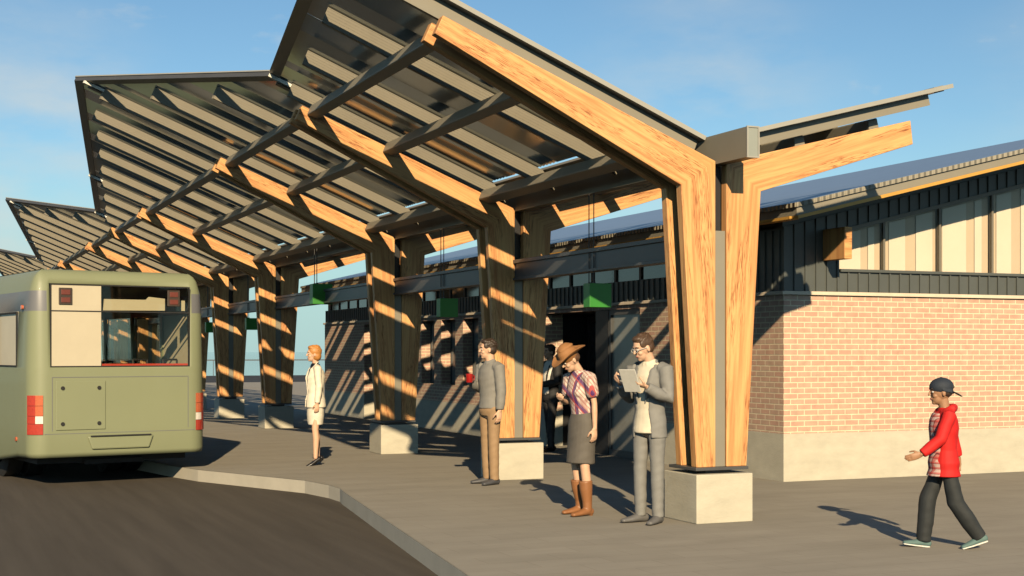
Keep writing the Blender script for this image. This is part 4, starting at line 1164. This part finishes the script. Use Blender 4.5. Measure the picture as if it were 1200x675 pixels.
# 3 woman with hat
plaid = plaid_mat('patterned_blouse_cloth', (.66, .56, .47), [(.030, .40, (.30, .10, .09), .55), (.17, .24, (.085, .025, .12), .85), (.17, .06, (.55, .10, .06), .7)], 1, diag=True)
dskirt = mk('charcoal_skirt_cloth', (.105, .092, .076)); hatm = mk('brown_felt', (.30, .135, .045)); bootm = mk('tan_leather', (.27, .115, .045), rough=.45)
hbr = mk('brown_hair', (.10, .05, .025), rough=.5, var=.3, scale=60)
w2 = person('woman in a brown wide brimmed hat, patterned blouse, charcoal skirt and tan boots, head bowed', 'person',
    (6.0, 12.34, 0), 192, .945, dict(female=True, skin=LIGHT, hair=(hbr, 'under_cap'), lean=.10, head=(.48, -.22),
    arm={1: hang(1, -.12, .13, .12), -1: (V((.0, -.14, -1)), V((.62, .50, .14)))},
    hand={1: (V((.10, .02, -1)), V((0, -1, 0)), relax), -1: (V((.6, .6, .1)), V((-.2, .3, 1)), (.5, .6, .4))},
    leg={1: (.10, .16, .1), -1: (.02, .14, .1)},
    clothes=[('top', 'blouse', plaid, dict(hem=1.02, short=True, ease=.016, hemw=.142, hemd=.112, collar=False, wrinkle=.005)), ('skirt', 'skirt', dskirt, dict(hem=.54, hw=.165, hd=.142)),
             ('boots', 'boot', bootm), ('hat', 'hat', hatm)]))

# 4 man in suit with tablet
suit = mk('grey_suit_cloth', (.205, .20, .185)); shirt = mk('cream_shirt_cloth', (.66, .58, .44)); gshoe = mk('grey_shoe', (.13, .125, .12), rough=.5)
hb2 = mk('chestnut_hair', (.075, .043, .025), rough=.5, var=.3, scale=60)
m2 = person('man in a grey suit, cream shirt and glasses looking down at a tablet', 'person',
    (6.30, 11.52, 0), 203, 1.0, dict(skin=LIGHT, hair=(hb2, 'short'), head=(.30, -.35),
    arm={1: (V((.10, .16, -1)), V((.80, -.36, .46))), -1: (V((.14, -.12, -1)), V((.84, .26, .62)))},
    hand={1: (V((.75, -.55, .25)), V((-.1, -.3, 1)), (.55, .6, .4)), -1: (V((.9, .3, .35)), V((0, .6, .8)), (.55, .6, .4))},
    leg={1: (.02, .04, .25), -1: (.05, .07, .30)},
    clothes=[('top', 'shirt', shirt, dict(hem=.84, ease=.012, hemw=.164, hemd=.136, hip=.006, collar=True, nosleeve=True)), ('trousers', 'trousers', suit, dict(flare=1.0, top=.97)),
             ('jacket', 'jacket', suit, dict(hem=.80, ease=.024, gap=[.62, .56, .44, .46, .52, .60, .75, .9])), ('shoes', 'shoe', gshoe), ('glasses', 'glasses', mk('pale_metal', (.5, .48, .45), rough=.3))]))
tl = wpt(m2, (m2['arms'][1][2] + V((.11, -.10, .055))))
td = empty('tablet', tl, 'pale grey tablet held up in both hands by the man in the suit', 'tablet', None, R(203))
td.rotation_euler = (0, R(-60), R(213))
b = MB(); b.box(-.12, .12, -.085, .085, -.004, .004); b.build('case', mk('silver_case', (.62, .60, .54), rough=.4), td, bevel=.004)
b = MB(); b.box(-.105, .105, -.075, .075, .0045, .006); b.build('screen', M('pale_screen', (.42, .41, .37), .15, .05, 3), td)

# 5 person coming out of the door
bsuit = mk('black_suit_cloth', (.018, .017, .018)); wsh = mk('white_shirt_cloth', (.74, .70, .62))
p5 = person('person in a black suit and white shirt, half hidden behind the woman in the hat', 'person',
    (9.36, 20.42, 0), 192, .965, dict(skin=LIGHT, hair=(hdark, 'short'),
    arm={1: (V((.1, .14, -1)), V((.85, -.45, -.15))), -1: (V((.1, -.14, -1)), V((.85, .45, -.15)))},
    hand={1: (V((.7, -.7, -.1)), V((-.3, -.3, 1)), grip), -1: (V((.7, .7, -.1)), V((-.3, .3, 1)), grip)},
    leg={1: (.12, .08, .1), -1: (-.08, .06, .1)},
    clothes=[('top', 'shirt', wsh, dict(hem=.90, ease=.012, collar=True, nosleeve=True)), ('trousers', 'trousers', bsuit), ('jacket', 'jacket', bsuit, dict(hem=.82, ease=.022, gap=[.7, .6, .55, .65, .8, .9, 1.0, 1.1])), ('shoes', 'shoe', blk)]))

# 6 boy walking
redc = mk('red_sweatshirt_cloth', (.56, .010, .008)); chk = plaid_mat('red_white_check', (.60, .42, .36), [(.042, .40, (.50, .03, .025), .62), (.042, .10, (.12, .015, .02), .75)], 1)
jean = mk('dark_denim', (.018, .021, .022), var=.25, scale=9); navy = mk('navy_cap_cloth', (.018, .025, .038)); sneak = mk('teal_sneaker', (.10, .17, .16)); wsole = mk('white_sole', (.72, .70, .62))
boy = person('boy in a red hooded sweatshirt, dark jeans and backwards cap striding past the brick wall', 'person',
    (7.70, 9.10, 0), 157, .775, dict(skin=(.36, .19, .105), hair=(hdark, 'under_cap'), head=(.05, 0), hs=1.16, sw=.18, splay=.0, girth=1.0,
    arm={1: (V((.42, .14, -1)), V((.80, .02, -.60))), -1: (V((-.62, -.16, -1)), V((-.30, -.05, -1)))},
    hand={1: (V((.95, -.1, -.30)), V((0, -1, 0)), (.15, .2, .15)), -1: (V((.1, 0, -1)), V((0, 1, 0)), relax)},
    leg={1: (-.22, .38, .05), -1: (.36, .26, .0)}, foot={1: .30, -1: -.12},
    clothes=[('top', 'sweatshirt', redc, dict(hem=.785, ease=.030, hemw=.205, hemd=.165, hip=.022, hood=True)), ('panel', 'checked_panel', chk, dict(wrinkle=.0)), ('trousers', 'trousers', jean, dict(flare=1.42)),
             ('shoes', 'shoe', sneak, dict(sole=wsole)), ('cap', 'cap', navy, dict(visor=mk('grey_visor', (.16, .155, .14))))]))

# ------------------------------------------------------------------ light, sky
w = bpy.data.worlds.new('World'); sc.world = w; w.use_nodes = True
n, l = w.node_tree.nodes, w.node_tree.links
bg = n['Background']; bg.inputs['Strength'].default_value = 0.072
sky = n.new('ShaderNodeTexSky'); sky.sky_type = 'NISHITA'; sky.sun_disc = False
sky.sun_elevation = EL; sky.sun_rotation = math.pi + AZ; sky.altitude = 0; sky.air_density = 1.0; sky.dust_density = 0.15; sky.ozone_density = 2.2
tc = n.new('ShaderNodeTexCoord'); mp = n.new('ShaderNodeMapping'); mp.inputs['Scale'].default_value = (1, 1, 2.6)
l.new(tc.outputs['Generated'], mp.inputs['Vector'])
nz = n.new('ShaderNodeTexNoise'); nz.inputs['Scale'].default_value = 9.0; nz.inputs['Detail'].default_value = 7; nz.inputs['Roughness'].default_value = .55
l.new(mp.outputs['Vector'], nz.inputs['Vector'])
rp = n.new('ShaderNodeValToRGB'); rp.color_ramp.elements[0].position = .61; rp.color_ramp.elements[0].color = (0, 0, 0, 1); rp.color_ramp.elements[1].position = .80; rp.color_ramp.elements[1].color = (.55, .55, .55, 1)
l.new(nz.outputs['Fac'], rp.inputs['Fac'])
r2 = n.new('ShaderNodeValToRGB'); r2.color_ramp.elements[0].position = .38; r2.color_ramp.elements[0].color = (0, 0, 0, 1); r2.color_ramp.elements[1].position = .68; r2.color_ramp.elements[1].color = (1, 1, 1, 1)
l.new(nz.outputs['Fac'], r2.inputs['Fac'])
acc = rp.outputs['Color']
for d_, rad_, amt in (((-.01, 1.04, .135), .20, .65), ((.52, .865, .175), .13, .45), ((.09, 1.04, .165), .10, .6), ((.80, .72, .17), .16, .4)):
    dv = V(d_).normalized()
    ds = n.new('ShaderNodeVectorMath'); ds.operation = 'DISTANCE'; l.new(tc.outputs['Generated'], ds.inputs[0]); ds.inputs[1].default_value = dv
    mr = n.new('ShaderNodeMapRange'); mr.interpolation_type = 'SMOOTHSTEP'; mr.inputs['From Min'].default_value = rad_; mr.inputs['From Max'].default_value = .0; mr.inputs['To Max'].default_value = amt
    l.new(ds.outputs['Value'], mr.inputs['Value'])
    m1_ = n.new('ShaderNodeMath'); m1_.operation = 'MULTIPLY'; l.new(mr.outputs['Result'], m1_.inputs[0]); l.new(r2.outputs['Color'], m1_.inputs[1])
    m2_ = n.new('ShaderNodeMath'); m2_.operation = 'MAXIMUM'; l.new(acc, m2_.inputs[0]); l.new(m1_.outputs[0], m2_.inputs[1]); acc = m2_.outputs[0]
mx = n.new('ShaderNodeMix'); mx.data_type = 'RGBA'; l.new(acc, mx.inputs['Factor']); tn = n.new('ShaderNodeMix'); tn.data_type = 'RGBA'; tn.blend_type = 'MULTIPLY'; tn.inputs['Factor'].default_value = 1; tn.inputs['B'].default_value = (.80, .99, 1.03, 1); l.new(sky.outputs['Color'], tn.inputs['A']); sz = n.new('ShaderNodeSeparateXYZ'); l.new(tc.outputs['Generated'], sz.inputs[0]) if False else None
lowm = n.new('ShaderNodeMix'); lowm.data_type = 'RGBA'; l.new(tn.outputs['Result'], lowm.inputs['A']); lowm.inputs['B'].default_value = (3.9, 6.2, 6.4, 1); l.new(lowm.outputs['Result'], mx.inputs['A']); mx.inputs['B'].default_value = (7.2, 7.2, 6.6, 1)
l.new(mx.outputs['Result'], bg.inputs['Color'])

l.new(tc.outputs['Generated'], sz.inputs[0])
lr = n.new('ShaderNodeMapRange'); lr.interpolation_type = 'SMOOTHSTEP'; lr.inputs['From Min'].default_value = .16; lr.inputs['From Max'].default_value = .0; lr.inputs['To Max'].default_value = .85
l.new(sz.outputs['Z'], lr.inputs['Value']); l.new(lr.outputs['Result'], lowm.inputs['Factor'])

sd_ = bpy.data.lights.new('sun', 'SUN'); sd_.energy = 5.0; sd_.angle = R(.5); sd_.color = (1.0, .80, .52)
so = bpy.data.objects.new('sun', sd_); COL.objects.link(so); so.rotation_euler = SUN.to_track_quat('-Z', 'Y').to_euler(); so.location = (0, 0, 30)

# ------------------------------------------------------------------ camera
cd = bpy.data.cameras.new('camera'); cam = bpy.data.objects.new('camera', cd); COL.objects.link(cam)
cam.location = (0, 0, 1.6); cam.rotation_euler = (R(90), 0, -R(23.05))
cd.sensor_width = 36; cd.lens = 1638 / 1200 * 36; cd.shift_y = 74.5 / 1200; cd.clip_end = 9000; cd.clip_start = .05
sc.camera = cam
sc.cycles.max_bounces = 8; sc.cycles.diffuse_bounces = 0; sc.cycles.transparent_max_bounces = 16
sc.view_settings.view_transform = 'Standard'; sc.view_settings.look = 'None'; sc.view_settings.exposure = 0.45; sc.view_settings.gamma = 1
